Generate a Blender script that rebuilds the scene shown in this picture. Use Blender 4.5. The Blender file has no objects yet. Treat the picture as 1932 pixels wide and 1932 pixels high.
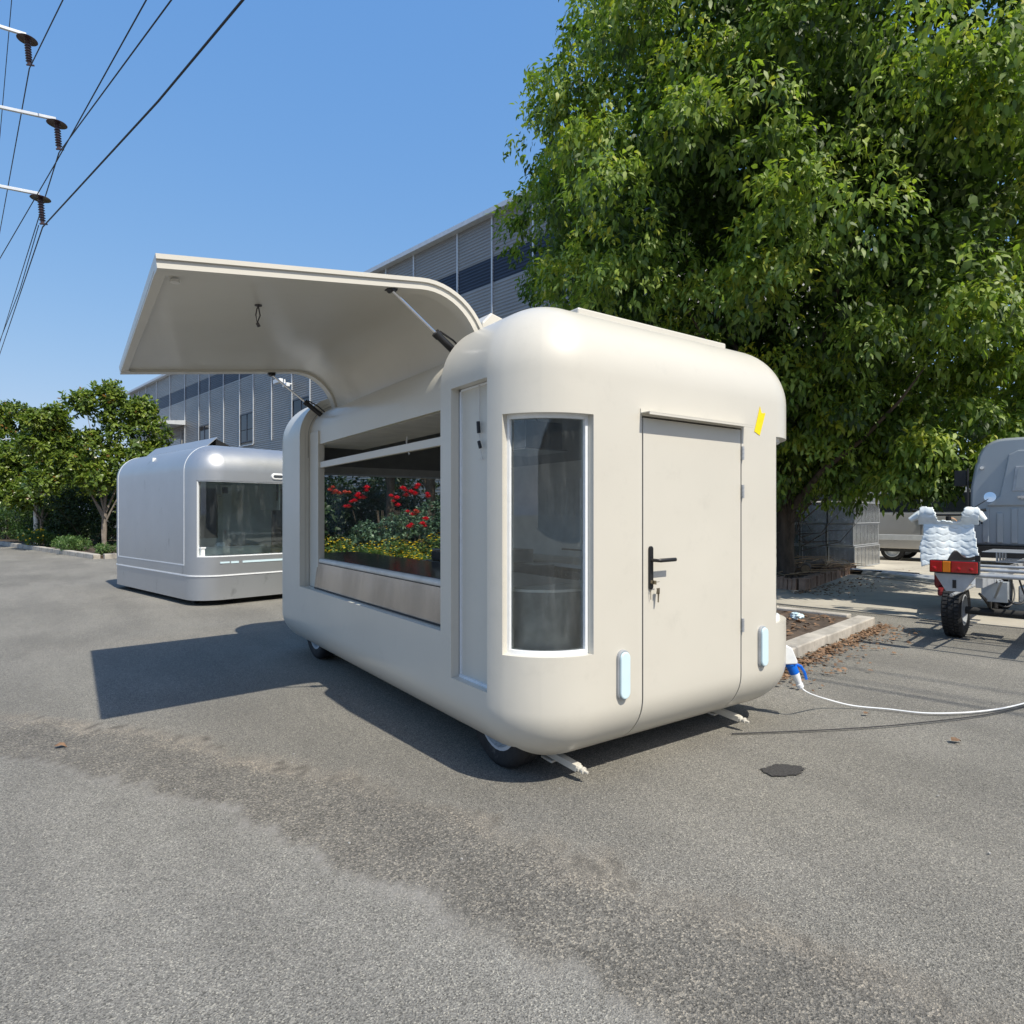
import bpy, bmesh, math, random
import numpy as np
from mathutils import Vector, Matrix

random.seed(7)
rad = math.radians
SC = bpy.context.scene
COL = SC.collection
H = 1.38                                   # eye height of the photographer

# ------------------------------------------------------------------ camera
YAW = rad(35.0)
cam_data = bpy.data.cameras.new('camera')
cam = bpy.data.objects.new('camera', cam_data)
COL.objects.link(cam)
cam_data.sensor_width = 36.0
cam_data.lens = 36.0 * 1186.0 / 1932.0
cam_data.shift_y = 4.0 / 1932.0
cam_data.clip_start = 0.05
cam_data.clip_end = 3000
cam.location = (0, 0, H)
cam.rotation_euler = (rad(90), 0, -YAW)
SC.camera = cam

# ------------------------------------------------------------------ world, sun, exposure
SUN_DIR = Vector((-0.145, 1.906, -2.52)).normalized()     # the way the light travels
elev = math.asin(-SUN_DIR.z)
world = bpy.data.worlds.new('World')
SC.world = world
world.use_nodes = True
wn = world.node_tree
wn.nodes.clear()
sky = wn.nodes.new('ShaderNodeTexSky')
sky.sky_type = 'NISHITA'
sky.sun_disc = False
sky.sun_elevation = elev
sky.sun_rotation = math.atan2(-SUN_DIR.x, -SUN_DIR.y)
sky.altitude = 0
sky.air_density = 1.0
sky.dust_density = 1.2
sky.ozone_density = 1.6
bg = wn.nodes.new('ShaderNodeBackground')
bg.inputs['Strength'].default_value = 0.105
wo = wn.nodes.new('ShaderNodeOutputWorld')
# per-channel tone curve of the photograph's clear saturated sky: out = a * in ** g
sp_ = wn.nodes.new('ShaderNodeSeparateColor'); cb_ = wn.nodes.new('ShaderNodeCombineColor')
wn.links.new(sky.outputs['Color'], sp_.inputs['Color'])
for i_, (a_, g_) in enumerate(((0.845, 0.80), (0.772, 0.48), (0.895, 0.20))):
    m1 = wn.nodes.new('ShaderNodeMath'); m1.operation = 'MULTIPLY'; m1.inputs[1].default_value = 0.125
    m2 = wn.nodes.new('ShaderNodeMath'); m2.operation = 'POWER'; m2.inputs[1].default_value = g_
    m3 = wn.nodes.new('ShaderNodeMath'); m3.operation = 'MULTIPLY'; m3.inputs[1].default_value = a_ / 0.125
    wn.links.new(sp_.outputs[i_], m1.inputs[0]); wn.links.new(m1.outputs[0], m2.inputs[0]); wn.links.new(m2.outputs[0], m3.inputs[0])
    wn.links.new(m3.outputs[0], cb_.inputs[i_])
wn.links.new(cb_.outputs['Color'], bg.inputs['Color'])
wn.links.new(bg.outputs['Background'], wo.inputs['Surface'])
sl = bpy.data.lights.new('sun', 'SUN')
sl.energy = 4.35
sl.angle = rad(0.55)
sl.color = (1.0, 0.94, 0.82)
sun = bpy.data.objects.new('sun', sl)
COL.objects.link(sun)
sun.rotation_euler = SUN_DIR.to_track_quat('-Z', 'Y').to_euler()
sun.location = (0, -20, 30)
SC.view_settings.view_transform = 'Standard'
SC.view_settings.look = 'None'
SC.view_settings.exposure = 0.25
SC.view_settings.gamma = 1.0
SC.view_settings.use_curve_mapping = False

# ------------------------------------------------------------------ helpers
PSI = math.atan2(0.1711, 0.9853)           # the yard, beds, warehouse and truck are turned by this


def S(a, b, z=0.0):
    """yard coordinates -> world"""
    return Vector((0.9853 * a - 0.1711 * b, 0.1711 * a + 0.9853 * b, z))


def tag(o, label=None, cat=None, group=None, kind=None):
    if label: o['label'] = label
    if cat: o['category'] = cat
    if group: o['group'] = group
    if kind: o['kind'] = kind
    return o


def empty(name, loc=(0, 0, 0), rz=0.0, label=None, cat=None, group=None):
    o = bpy.data.objects.new(name, None)
    COL.objects.link(o)
    o.location = loc
    o.rotation_euler = (0, 0, rz)
    o.empty_display_size = 0.2
    return tag(o, label, cat, group)


def link(name, me, mat, parent=None):
    o = bpy.data.objects.new(name, me)
    COL.objects.link(o)
    if mat is not None and not me.materials:
        me.materials.append(mat)
    if parent is not None:
        o.parent = parent
    return o


def copy_tree(o, parent=None):
    c = o.copy()
    COL.objects.link(c)
    c.parent = parent
    for ch in list(o.children):
        copy_tree(ch, c)
    return c


class MB:
    def __init__(s):
        s.v = []; s.f = []

    def add(s, vs, fs):
        n = len(s.v)
        s.v += [tuple(v) for v in vs]
        s.f += [tuple(i + n for i in f) for f in fs]
        return s

    def box(s, c, size, M=None):
        hx, hy, hz = size[0] / 2, size[1] / 2, size[2] / 2
        vs = [Vector((x, y, z)) for x in (-hx, hx) for y in (-hy, hy) for z in (-hz, hz)]
        if M is not None: vs = [M @ v for v in vs]
        vs = [v + Vector(c) for v in vs]
        return s.add(vs, [(0, 1, 3, 2), (4, 6, 7, 5), (0, 4, 5, 1), (2, 3, 7, 6), (0, 2, 6, 4), (1, 5, 7, 3)])

    def span(s, lo, hi):
        return s.box([(a + b) / 2 for a, b in zip(lo, hi)], [abs(b - a) for a, b in zip(lo, hi)])

    def tube(s, pts, r, seg=8, cap=True):
        pts = [Vector(p) for p in pts]
        rs = r if isinstance(r, (list, tuple)) else [r] * len(pts)
        rings = []
        prev = None
        for i, p in enumerate(pts):
            d = (pts[min(i + 1, len(pts) - 1)] - pts[max(i - 1, 0)])
            if d.length < 1e-9: d = Vector((0, 0, 1))
            d.normalize()
            if prev is None:
                u = d.orthogonal().normalized()
            else:
                u = (prev - d * prev.dot(d))
                u = u.normalized() if u.length > 1e-6 else d.orthogonal().normalized()
            prev = u
            w = d.cross(u)
            rings.append([p + (u * math.cos(2 * math.pi * k / seg) + w * math.sin(2 * math.pi * k / seg)) * rs[i] for k in range(seg)])
        vs = [v for rg in rings for v in rg]
        fs = []
        for i in range(len(pts) - 1):
            for k in range(seg):
                a = i * seg + k; b = i * seg + (k + 1) % seg
                fs.append((a, b, b + seg, a + seg))
        if cap:
            fs.append(tuple(range(seg))[::-1])
            fs.append(tuple((len(pts) - 1) * seg + k for k in range(seg)))
        return s.add(vs, fs)

    def lathe(s, prof, c, axis, seg=24, close=False):
        """prof: list of (radius, along axis)"""
        axis = Vector(axis).normalized(); c = Vector(c)
        u = axis.orthogonal().normalized(); w = axis.cross(u)
        vs = []
        for (r, h) in prof:
            for k in range(seg):
                t = 2 * math.pi * k / seg
                vs.append(c + axis * h + (u * math.cos(t) + w * math.sin(t)) * r)
        fs = []
        n = len(prof)
        for i in range(n if close else n - 1):
            j = (i + 1) % n
            for k in range(seg):
                k2 = (k + 1) % seg
                fs.append((i * seg + k, i * seg + k2, j * seg + k2, j * seg + k))
        return s.add(vs, fs)

    def prism(s, poly, f0, f1):
        """poly: 2d outline; f0/f1 map a 2d point to the two end faces"""
        n = len(poly)
        vs = [f0(*p) for p in poly] + [f1(*p) for p in poly]
        fs = [tuple(range(n))[::-1], tuple(range(n, 2 * n))]
        for i in range(n):
            j = (i + 1) % n
            fs.append((i, j, j + n, i + n))
        return s.add(vs, fs)

    def build(s, name, mat, parent=None, smooth=False, bevel=0.0, solid=0.0, angle=None):
        me = bpy.data.meshes.new(name)
        me.from_pydata([tuple(v) for v in s.v], [], s.f)
        bm = bmesh.new(); bm.from_mesh(me)
        bmesh.ops.recalc_face_normals(bm, faces=bm.faces[:])
        if smooth:
            for f in bm.faces: f.smooth = True
            if angle is None: angle = 40
            for e in bm.edges:
                if len(e.link_faces) == 2 and e.calc_face_angle(0) > rad(angle): e.smooth = False
        bm.to_mesh(me); bm.free()
        o = link(name, me, mat, parent)
        if solid:
            m = o.modifiers.new('s', 'SOLIDIFY'); m.thickness = solid; m.offset = -1
        if bevel:
            m = o.modifiers.new('b', 'BEVEL'); m.width = bevel; m.segments = 2; m.limit_method = 'ANGLE'; m.angle_limit = rad(35)
        return o


def rot(axis, deg):
    return Matrix.Rotation(rad(deg), 3, axis)


# ------------------------------------------------------------------ materials
class NT:
    def __init__(s, name):
        s.m = bpy.data.materials.new(name); s.m.use_nodes = True
        s.t = s.m.node_tree; s.t.nodes.clear()
        s.out = s.t.nodes.new('ShaderNodeOutputMaterial')
        s.co = s.t.nodes.new('ShaderNodeTexCoord')

    def n(s, typ, **k):
        nd = s.t.nodes.new(typ)
        for a, b in k.items():
            if a.startswith('i_'):
                nd.inputs[a[2:].replace('_', ' ')].default_value = b
            else: setattr(nd, a, b)
        return nd

    def l(s, a, b): s.t.links.new(a, b)

    def noise(s, scale, detail=4, rough=0.55, vec=None, stretch=None):
        nd = s.n('ShaderNodeTexNoise')
        nd.inputs['Scale'].default_value = scale
        nd.inputs['Detail'].default_value = detail
        nd.inputs['Roughness'].default_value = rough
        src = vec or s.co.outputs['Object']
        if stretch:
            mp = s.n('ShaderNodeMapping'); mp.inputs['Scale'].default_value = stretch
            s.l(src, mp.inputs['Vector']); src = mp.outputs['Vector']
        s.l(src, nd.inputs['Vector'])
        return nd.outputs['Fac']

    def ramp(s, fac, stops):
        nd = s.n('ShaderNodeValToRGB')
        e = nd.color_ramp.elements
        e[0].position, e[0].color = stops[0][0], (*stops[0][1], 1)
        e[1].position, e[1].color = stops[-1][0], (*stops[-1][1], 1)
        for p, c in stops[1:-1]:
            x = e.new(p); x.color = (*c, 1)
        s.l(fac, nd.inputs['Fac'])
        return nd.outputs['Color']

    def mix(s, fac, a, b, mode='MIX'):
        nd = s.n('ShaderNodeMix'); nd.data_type = 'RGBA'; nd.blend_type = mode
        for inp, v in ((nd.inputs[0], fac), (nd.inputs[6], a), (nd.inputs[7], b)):
            if isinstance(v, bpy.types.NodeSocket): s.l(v, inp)
            elif isinstance(v, (int, float)): inp.default_value = v
            else: inp.default_value = (*v, 1)
        return nd.outputs[2]

    def math(s, op, a, b=0.0, clamp=False):
        nd = s.n('ShaderNodeMath'); nd.operation = op; nd.use_clamp = clamp
        for inp, v in ((nd.inputs[0], a), (nd.inputs[1], b)):
            if isinstance(v, bpy.types.NodeSocket): s.l(v, inp)
            else: inp.default_value = v
        return nd.outputs[0]

    def bsdf(s, col, rough=0.5, metal=0.0, bump=None, bstr=0.3, bdist=0.01, **k):
        b = s.n('ShaderNodeBsdfPrincipled')
        for key, v in (('Base Color', col), ('Roughness', rough), ('Metallic', metal)):
            if isinstance(v, bpy.types.NodeSocket): s.l(v, b.inputs[key])
            elif key == 'Base Color': b.inputs[key].default_value = (*v, 1)
            else: b.inputs[key].default_value = v
        for key, v in k.items(): b.inputs[key.replace('_', ' ')].default_value = v
        if bump is not None:
            bp = s.n('ShaderNodeBump'); bp.inputs['Strength'].default_value = bstr; bp.inputs['Distance'].default_value = bdist
            s.l(bump, bp.inputs['Height']); s.l(bp.outputs['Normal'], b.inputs['Normal'])
        s.l(b.outputs[0], s.out.inputs['Surface'])
        s.b = b
        return s.m


def mat(name, col, rough=0.5, metal=0.0, var=0.12, scale=6.0, bump=0.0, bscale=60.0, stretch=None, dirt=None, **k):
    t = NT(name)
    f = t.noise(scale, 5, 0.6, stretch=stretch)
    lo = tuple(c * (1 - var) for c in col); hi = tuple(min(1, c * (1 + var)) for c in col)
    c = t.ramp(f, [(0.3, lo), (0.7, hi)])
    if dirt:
        df = t.noise(dirt[1], 6, 0.7)
        dm = t.ramp(df, [(dirt[2], (0, 0, 0)), (dirt[2] + 0.12, (1, 1, 1))])
        c = t.mix(dm, c, dirt[0])
    bn = t.noise(bscale, 4, 0.6) if bump else None
    rn = t.noise(scale * 2.3, 4)
    mr = t.n('ShaderNodeMapRange'); t.l(rn, mr.inputs['Value'])
    mr.inputs['To Min'].default_value = max(0.02, rough * 0.85); mr.inputs['To Max'].default_value = min(1, rough * 1.15)
    return t.bsdf(c, mr.outputs[0], metal, bn, bump, 0.01, **k)


def glass(name, tint, refl=1.0, streak=0.03):
    t = NT(name)
    tr = t.n('ShaderNodeBsdfTransparent'); tr.inputs['Color'].default_value = (*tint, 1)
    gl = t.n('ShaderNodeBsdfGlossy'); gl.inputs['Roughness'].default_value = 0.02
    gl.inputs['Color'].default_value = (0.93, 0.97, 0.97, 1)
    fr = t.n('ShaderNodeFresnel'); fr.inputs['IOR'].default_value = 1.5
    nb = t.noise(1.6, 2, stretch=(1, 1, 0.35))
    bp = t.n('ShaderNodeBump'); bp.inputs['Strength'].default_value = 0.08; bp.inputs['Distance'].default_value = 0.02
    t.l(nb, bp.inputs['Height']); t.l(bp.outputs[0], gl.inputs['Normal'])
    fac = t.math('MULTIPLY', fr.outputs[0], 1.7 * refl, True)
    mx = t.n('ShaderNodeMixShader'); t.l(fac, mx.inputs[0]); t.l(tr.outputs[0], mx.inputs[1]); t.l(gl.outputs[0], mx.inputs[2])
    # faint dust film and wipe marks
    df = t.n('ShaderNodeBsdfDiffuse'); df.inputs['Color'].default_value = (0.6, 0.62, 0.6, 1)
    ds = t.noise(7, 6, 0.75, stretch=(1, 1, 0.22))
    dm = t.ramp(ds, [(0.52, (0.4 * streak,) * 3), (0.74, (streak * 3.2,) * 3)])
    mx2 = t.n('ShaderNodeMixShader'); t.l(dm, mx2.inputs[0]); t.l(mx.outputs[0], mx2.inputs[1]); t.l(df.outputs[0], mx2.inputs[2])
    t.l(mx2.outputs[0], t.out.inputs['Surface'])
    return t.m


def leafmat(name, cols, rough=0.38, trans=0.3):
    """cols: dark -> light; per-leaf tint is an attribute"""
    t = NT(name)
    at = t.n('ShaderNodeAttribute'); at.attribute_name = 'tint'
    n = len(cols)
    c = t.ramp(at.outputs['Fac'], [(i / (n - 1), cols[i]) for i in range(n)])
    t.bsdf(c, rough, 0.0)
    tl = t.n('ShaderNodeBsdfTranslucent')
    tc = t.mix(1.0, c, (1.5, 1.7, 0.7), 'MULTIPLY'); t.l(tc, tl.inputs['Color'])
    mx = t.n('ShaderNodeMixShader'); mx.inputs[0].default_value = trans
    t.l(t.b.outputs[0], mx.inputs[1]); t.l(tl.outputs[0], mx.inputs[2])
    t.l(mx.outputs[0], t.out.inputs['Surface'])
    return t.m


def car_paint(name, col, metal, rough, coat, var=0.03, smudge=0.0):
    t = NT(name)
    f = t.noise(1.3, 3, 0.5)
    c = t.ramp(f, [(0.3, tuple(x * (1 - var) for x in col)), (0.7, tuple(x * (1 + var) for x in col))])
    if smudge:
        s1 = t.noise(3.0, 6, 0.7, stretch=(1, 1, 0.5))
        sm = t.ramp(s1, [(0.62, (0, 0, 0)), (0.72, (smudge,) * 3)])
        c = t.mix(sm, c, tuple(x * 0.45 for x in col))
    rn = t.noise(4.0, 5, 0.6)
    r = t.n('ShaderNodeMapRange'); t.l(rn, r.inputs['Value']); r.inputs['To Min'].default_value = rough * 0.85; r.inputs['To Max'].default_value = rough * 1.2
    wear = t.noise(5.5, 7, 0.75)
    c = t.mix(t.ramp(wear, [(0.56, (0, 0, 0)), (0.75, (0.22,) * 3)]), c, tuple(x * 0.72 for x in col))
    bp = t.noise(1.7, 3, 0.5)
    return t.bsdf(c, r.outputs[0], metal, bp, 0.22, 0.02, Coat_Weight=coat, Coat_Roughness=0.16)


M = {}
M['cream'] = car_paint('cream_paint', (0.61, 0.58, 0.505), 0.0, 0.42, 0.35)
M['cream_in'] = mat('cream_lining', (0.66, 0.64, 0.59), 0.6)
M['dark_in'] = mat('grey_lining', (0.27, 0.265, 0.25), 0.6)
M['white'] = mat('white_sealant', (0.80, 0.82, 0.83), 0.45, var=0.05, scale=20)
M['led'] = mat('white_diffuser', (0.62, 0.78, 0.84), 0.3, var=0.03)
M['silver'] = car_paint('silver_paint', (0.47, 0.485, 0.50), 0.72, 0.38, 0.0, smudge=0.5)
M['silver_in'] = mat('grey_green_lining', (0.84, 0.87, 0.84), 0.55)
M['steel'] = mat('stainless_steel', (0.42, 0.40, 0.375), 0.22, 1.0, var=0.25, scale=3, bump=0.15, bscale=2.5, stretch=(1, 1, 0.4))
M['scuffed'] = mat('scuffed_steel', (0.30, 0.30, 0.285), 0.5, 0.6, var=0.45, scale=4, bump=0.3, bscale=5)
M['galv'] = mat('galvanised_steel', (0.56, 0.58, 0.60), 0.26, 0.92, var=0.22, scale=7, bump=0.12, bscale=4)
M['galv_light'] = mat('galvanised_tube', (0.42, 0.44, 0.46), 0.5, 0.35, var=0.15, scale=12)
M['black'] = mat('black_plastic', (0.012, 0.012, 0.013), 0.4, var=0.2)
M['rubber'] = mat('tyre_rubber', (0.016, 0.016, 0.017), 0.75, var=0.25, scale=25, bump=0.3, bscale=90, dirt=((0.09, 0.085, 0.08), 9, 0.6))
M['rim'] = mat('rim_paint', (0.58, 0.62, 0.66), 0.4, 0.1, var=0.1, scale=14, dirt=((0.1, 0.1, 0.1), 22, 0.6))
M['granite'] = mat('dark_worktop', (0.035, 0.034, 0.036), 0.12, var=0.3, scale=40)
M['under'] = mat('underside_steel', (0.03, 0.03, 0.03), 0.8)
M['chrome'] = mat('chrome', (0.75, 0.76, 0.78), 0.15, 1.0, var=0.03)
M['blue'] = mat('blue_plastic', (0.0, 0.13, 0.62), 0.4, var=0.06)
M['yellow'] = mat('yellow_tape', (0.86, 0.66, 0.0), 0.55, var=0.06, scale=30, bump=0.1, bscale=70)
M['brass'] = mat('key_metal', (0.28, 0.24, 0.17), 0.35, 0.9)
M['glass'] = glass('clear_glass', (0.93, 0.95, 0.94), 0.75, 0.03)
M['glass_s'] = glass('green_tinted_glass', (0.92, 0.96, 0.94), 0.7, 0.03)
M['glass_dark'] = mat('dark_window_glass', (0.012, 0.016, 0.022), 0.06, var=0.2, scale=1.5)
M['bark'] = mat('bark', (0.10, 0.075, 0.055), 0.9, var=0.5, scale=9, bump=0.9, bscale=18, stretch=(1, 1, 0.3))
M['bark_grey'] = mat('grey_bark', (0.22, 0.19, 0.16), 0.9, var=0.35, scale=9, bump=0.6, bscale=25, stretch=(1, 1, 0.4))
M['kerb'] = mat('kerb_concrete', (0.42, 0.39, 0.34), 0.9, var=0.28, scale=5, bump=0.5, bscale=70, dirt=((0.14, 0.12, 0.10), 3, 0.6))
M['brick'] = mat('red_brown_brick', (0.36, 0.235, 0.165), 0.9, var=0.35, scale=7, bump=0.6, bscale=50, dirt=((0.30, 0.25, 0.21), 6, 0.55))
M['soil'] = mat('bed_soil', (0.085, 0.062, 0.045), 0.95, var=0.5, scale=6, bump=1.0, bscale=30)
M['wood'] = mat('cut_wood', (0.36, 0.25, 0.15), 0.8, var=0.3, scale=12)
M['corr'] = mat('grey_corrugated_cladding', (0.30, 0.295, 0.285), 0.4, 0.2, var=0.10, scale=0.6)
M['corr_dark'] = mat('dark_blue_cladding', (0.035, 0.045, 0.07), 0.4, 0.2, var=0.15, scale=0.6)
M['trim'] = mat('pale_trim', (0.60, 0.63, 0.66), 0.45, 0.2, var=0.08)
M['masonry'] = mat('grey_render', (0.30, 0.30, 0.29), 0.9, var=0.12, scale=1)
M['van'] = car_paint('van_paint', (0.46, 0.46, 0.46), 0.6, 0.35, 0.3)
M['cab'] = car_paint('cab_paint', (0.36, 0.395, 0.42), 0.25, 0.42, 0.2)
M['red_lens'] = mat('red_lens', (0.42, 0.008, 0.008), 0.12, var=0.25, scale=9)
M['amber'] = mat('amber_lens', (0.78, 0.22, 0.01), 0.15, var=0.1)
M['red_paint'] = mat('dull_red_paint', (0.20, 0.022, 0.025), 0.4, var=0.15)
M['quilt'] = mat('silvery_quilt', (0.74, 0.80, 0.82), 0.4, 0.0, var=0.06, scale=9, bump=0.35, bscale=22)
M['grey_cloth'] = mat('grey_lining_cloth', (0.085, 0.078, 0.08), 0.8, var=0.2, scale=12)
M['tan'] = mat('tan_leather', (0.36, 0.2, 0.11), 0.6)
M['wire'] = mat('wire_black', (0.02, 0.02, 0.022), 0.6)
M['porcelain'] = mat('brown_insulator', (0.06, 0.035, 0.035), 0.3)
M['rose'] = mat('rose_petal', (0.62, 0.008, 0.035), 0.5, var=0.25, scale=40)
M['rose_pale'] = mat('coral_petal', (0.55, 0.10, 0.055), 0.5, var=0.25, scale=40)
M['petal_y'] = mat('yellow_petal', (0.80, 0.55, 0.01), 0.5, var=0.15, scale=40)
M['petal_w'] = mat('white_petal', (0.80, 0.77, 0.66), 0.5, var=0.05)
M['litter'] = mat('dry_leaf', (0.21, 0.125, 0.07), 0.8, var=0.5, scale=14)
M['debris'] = mat('pale_debris', (0.36, 0.35, 0.33), 0.7, var=0.3, scale=30)
M['leaf'] = leafmat('camphor_leaf', [(0.040, 0.070, 0.016), (0.145, 0.225, 0.042), (0.28, 0.36, 0.065), (0.42, 0.40, 0.04)], 0.52, 0.36)
M['leaf_mag'] = leafmat('magnolia_leaf', [(0.045, 0.080, 0.018), (0.10, 0.16, 0.03), (0.20, 0.265, 0.04), (0.20, 0.11, 0.03)], 0.34, 0.28)
M['leaf_dark'] = leafmat('shrub_leaf', [(0.015, 0.034, 0.012), (0.03, 0.062, 0.018), (0.055, 0.10, 0.03), (0.075, 0.12, 0.04)], 0.5, 0.2)
M['leaf_light'] = leafmat('light_shrub_leaf', [(0.04, 0.09, 0.02), (0.07, 0.14, 0.035), (0.12, 0.20, 0.05), (0.18, 0.22, 0.06)], 0.5, 0.3)
M['leaf_rose'] = leafmat('rose_leaf', [(0.02, 0.05, 0.03), (0.06, 0.12, 0.07), (0.13, 0.21, 0.13), (0.20, 0.28, 0.16)], 0.45, 0.2)


# asphalt: masks come from attributes of the ground mesh (patch, trench, dirt line, stain)
def asphalt():
    t = NT('aged_asphalt')

    def at(nm):
        a = t.n('ShaderNodeAttribute'); a.attribute_name = nm
        return a.outputs['Fac']
    big = t.noise(0.5, 5, 0.6)
    mid = t.noise(3.5, 6, 0.65)
    fine = t.noise(190, 3, 0.8)
    vo = t.n('ShaderNodeTexVoronoi'); vo.inputs['Scale'].default_value = 210; t.l(t.co.outputs['Object'], vo.inputs['Vector'])
    vo2 = t.n('ShaderNodeTexVoronoi'); vo2.inputs['Scale'].default_value = 140; t.l(t.co.outputs['Object'], vo2.inputs['Vector'])
    base = t.ramp(big, [(0.3, (0.205, 0.196, 0.172)), (0.7, (0.275, 0.262, 0.232))])
    base = t.mix(at('patch'), base, t.ramp(mid, [(0.3, (0.245, 0.236, 0.211)), (0.75, (0.305, 0.294, 0.264))]))
    tr = t.ramp(mid, [(0.25, (0.148, 0.139, 0.121)), (0.75, (0.225, 0.212, 0.185))])
    trench = at('trench')
    base = t.mix(trench, base, tr)
    # streaky tyre wear
    st = t.noise(1.2, 5, 0.6, stretch=(1.0, 0.22, 1))
    base = t.mix(t.ramp(st, [(0.40, (0.38,) * 3), (0.60, (0, 0, 0))]), base, (0.125, 0.12, 0.11))
    blot = t.noise(9, 6, 0.7)
    base = t.mix(t.ramp(blot, [(0.60, (0, 0, 0)), (0.78, (0.35,) * 3)]), base, (0.33, 0.31, 0.27))
    base = t.mix(at('dirt'), base, (0.33, 0.29, 0.235))
    # aggregate: pale and dark stones
    def red(sock):
        q = t.n('ShaderNodeSeparateColor'); t.l(sock, q.inputs[0]); return q.outputs[0]
    sp = t.ramp(red(vo.outputs['Color']), [(0.05, (0.35,) * 3), (0.30, (0.88,) * 3), (0.80, (1.12,) * 3), (0.97, (1.9, 1.86, 1.75))])
    sp2 = t.ramp(red(vo2.outputs['Color']), [(0.05, (0.42,) * 3), (0.35, (0.85,) * 3), (0.75, (1.2,) * 3), (0.97, (2.2, 2.1, 1.95))])
    stones = t.mix(trench, sp, sp2)
    base = t.mix(0.75, base, stones, 'MULTIPLY')
    base = t.mix(0.8, base, t.ramp(fine, [(0.38, (0.55,) * 3), (0.62, (1.45,) * 3)]), 'MULTIPLY')
    # hairline cracks
    vc = t.n('ShaderNodeTexVoronoi'); vc.feature = 'DISTANCE_TO_EDGE'; vc.inputs['Scale'].default_value = 0.42
    wv = t.n('ShaderNodeVectorMath'); wv.operation = 'ADD'
    nz = t.n('ShaderNodeTexNoise'); nz.inputs['Scale'].default_value = 2.2; nz.inputs['Detail'].default_value = 6
    t.l(t.co.outputs['Object'], nz.inputs['Vector'])
    t.l(t.co.outputs['Object'], wv.inputs[0]); t.l(nz.outputs['Color'], wv.inputs[1]); t.l(wv.outputs[0], vc.inputs['Vector'])
    cr = t.ramp(vc.outputs['Distance'], [(0.0, (0.65,) * 3), (0.010, (0, 0, 0))])
    crm = t.mix(t.ramp(big, [(0.5, (0, 0, 0)), (0.62, (1, 1, 1))]), (0, 0, 0), cr)
    base = t.mix(t.math('MULTIPLY', at('pale_edge'), .5), base, (0.36, 0.345, 0.32))
    base = t.mix(t.math('MULTIPLY', at('seam'), .75), base, (0.06, 0.056, 0.05))
    base = t.mix(at('stain'), base, (0.022, 0.021, 0.022))
    h = t.math('ADD', t.math('MULTIPLY', vo.outputs['Distance'], 0.6), fine)
    h = t.math('ADD', h, t.math('MULTIPLY', t.math('MULTIPLY', vo2.outputs['Distance'], trench), 0.7))
    t.bsdf(base, 0.85, 0.0, h, 0.8, 0.006, Specular_IOR_Level=0.3)
    return t.m


M['asphalt'] = asphalt()
M['concrete'] = mat('yard_concrete', (0.43, 0.40, 0.335), 0.9, var=0.16, scale=1.2, bump=0.25, bscale=80, dirt=((0.26, 0.22, 0.18), 1.4, 0.58))

# ------------------------------------------------------------------ ground
UP = [(-9, 11.6), (-3, 7.2), (-1.2, 6.1), (-0.4, 5.54), (0.37, 4.56), (0.88, 3.64), (1.11, 3.26), (1.31, 2.78), (1.49, 2.4), (1.58, 2.12), (1.66, 1.84), (1.76, 1.51), (1.85, 1.26), (1.95, 0.99), (2.01, 0.67), (2.1, -0.5), (2.1, -4)]
LO = [(-9, 9.6), (-3, 6.0), (-1.2, 5.0), (-0.33, 4.56), (-0.09, 4.31), (0.25, 3.74), (0.54, 3.25), (0.74, 2.81), (0.86, 2.4), (0.98, 2.09), (1.09, 1.79), (1.17, 1.56), (1.26, 1.31), (1.33, 1.0), (1.4, 0.0), (1.4, -4)]


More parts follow.
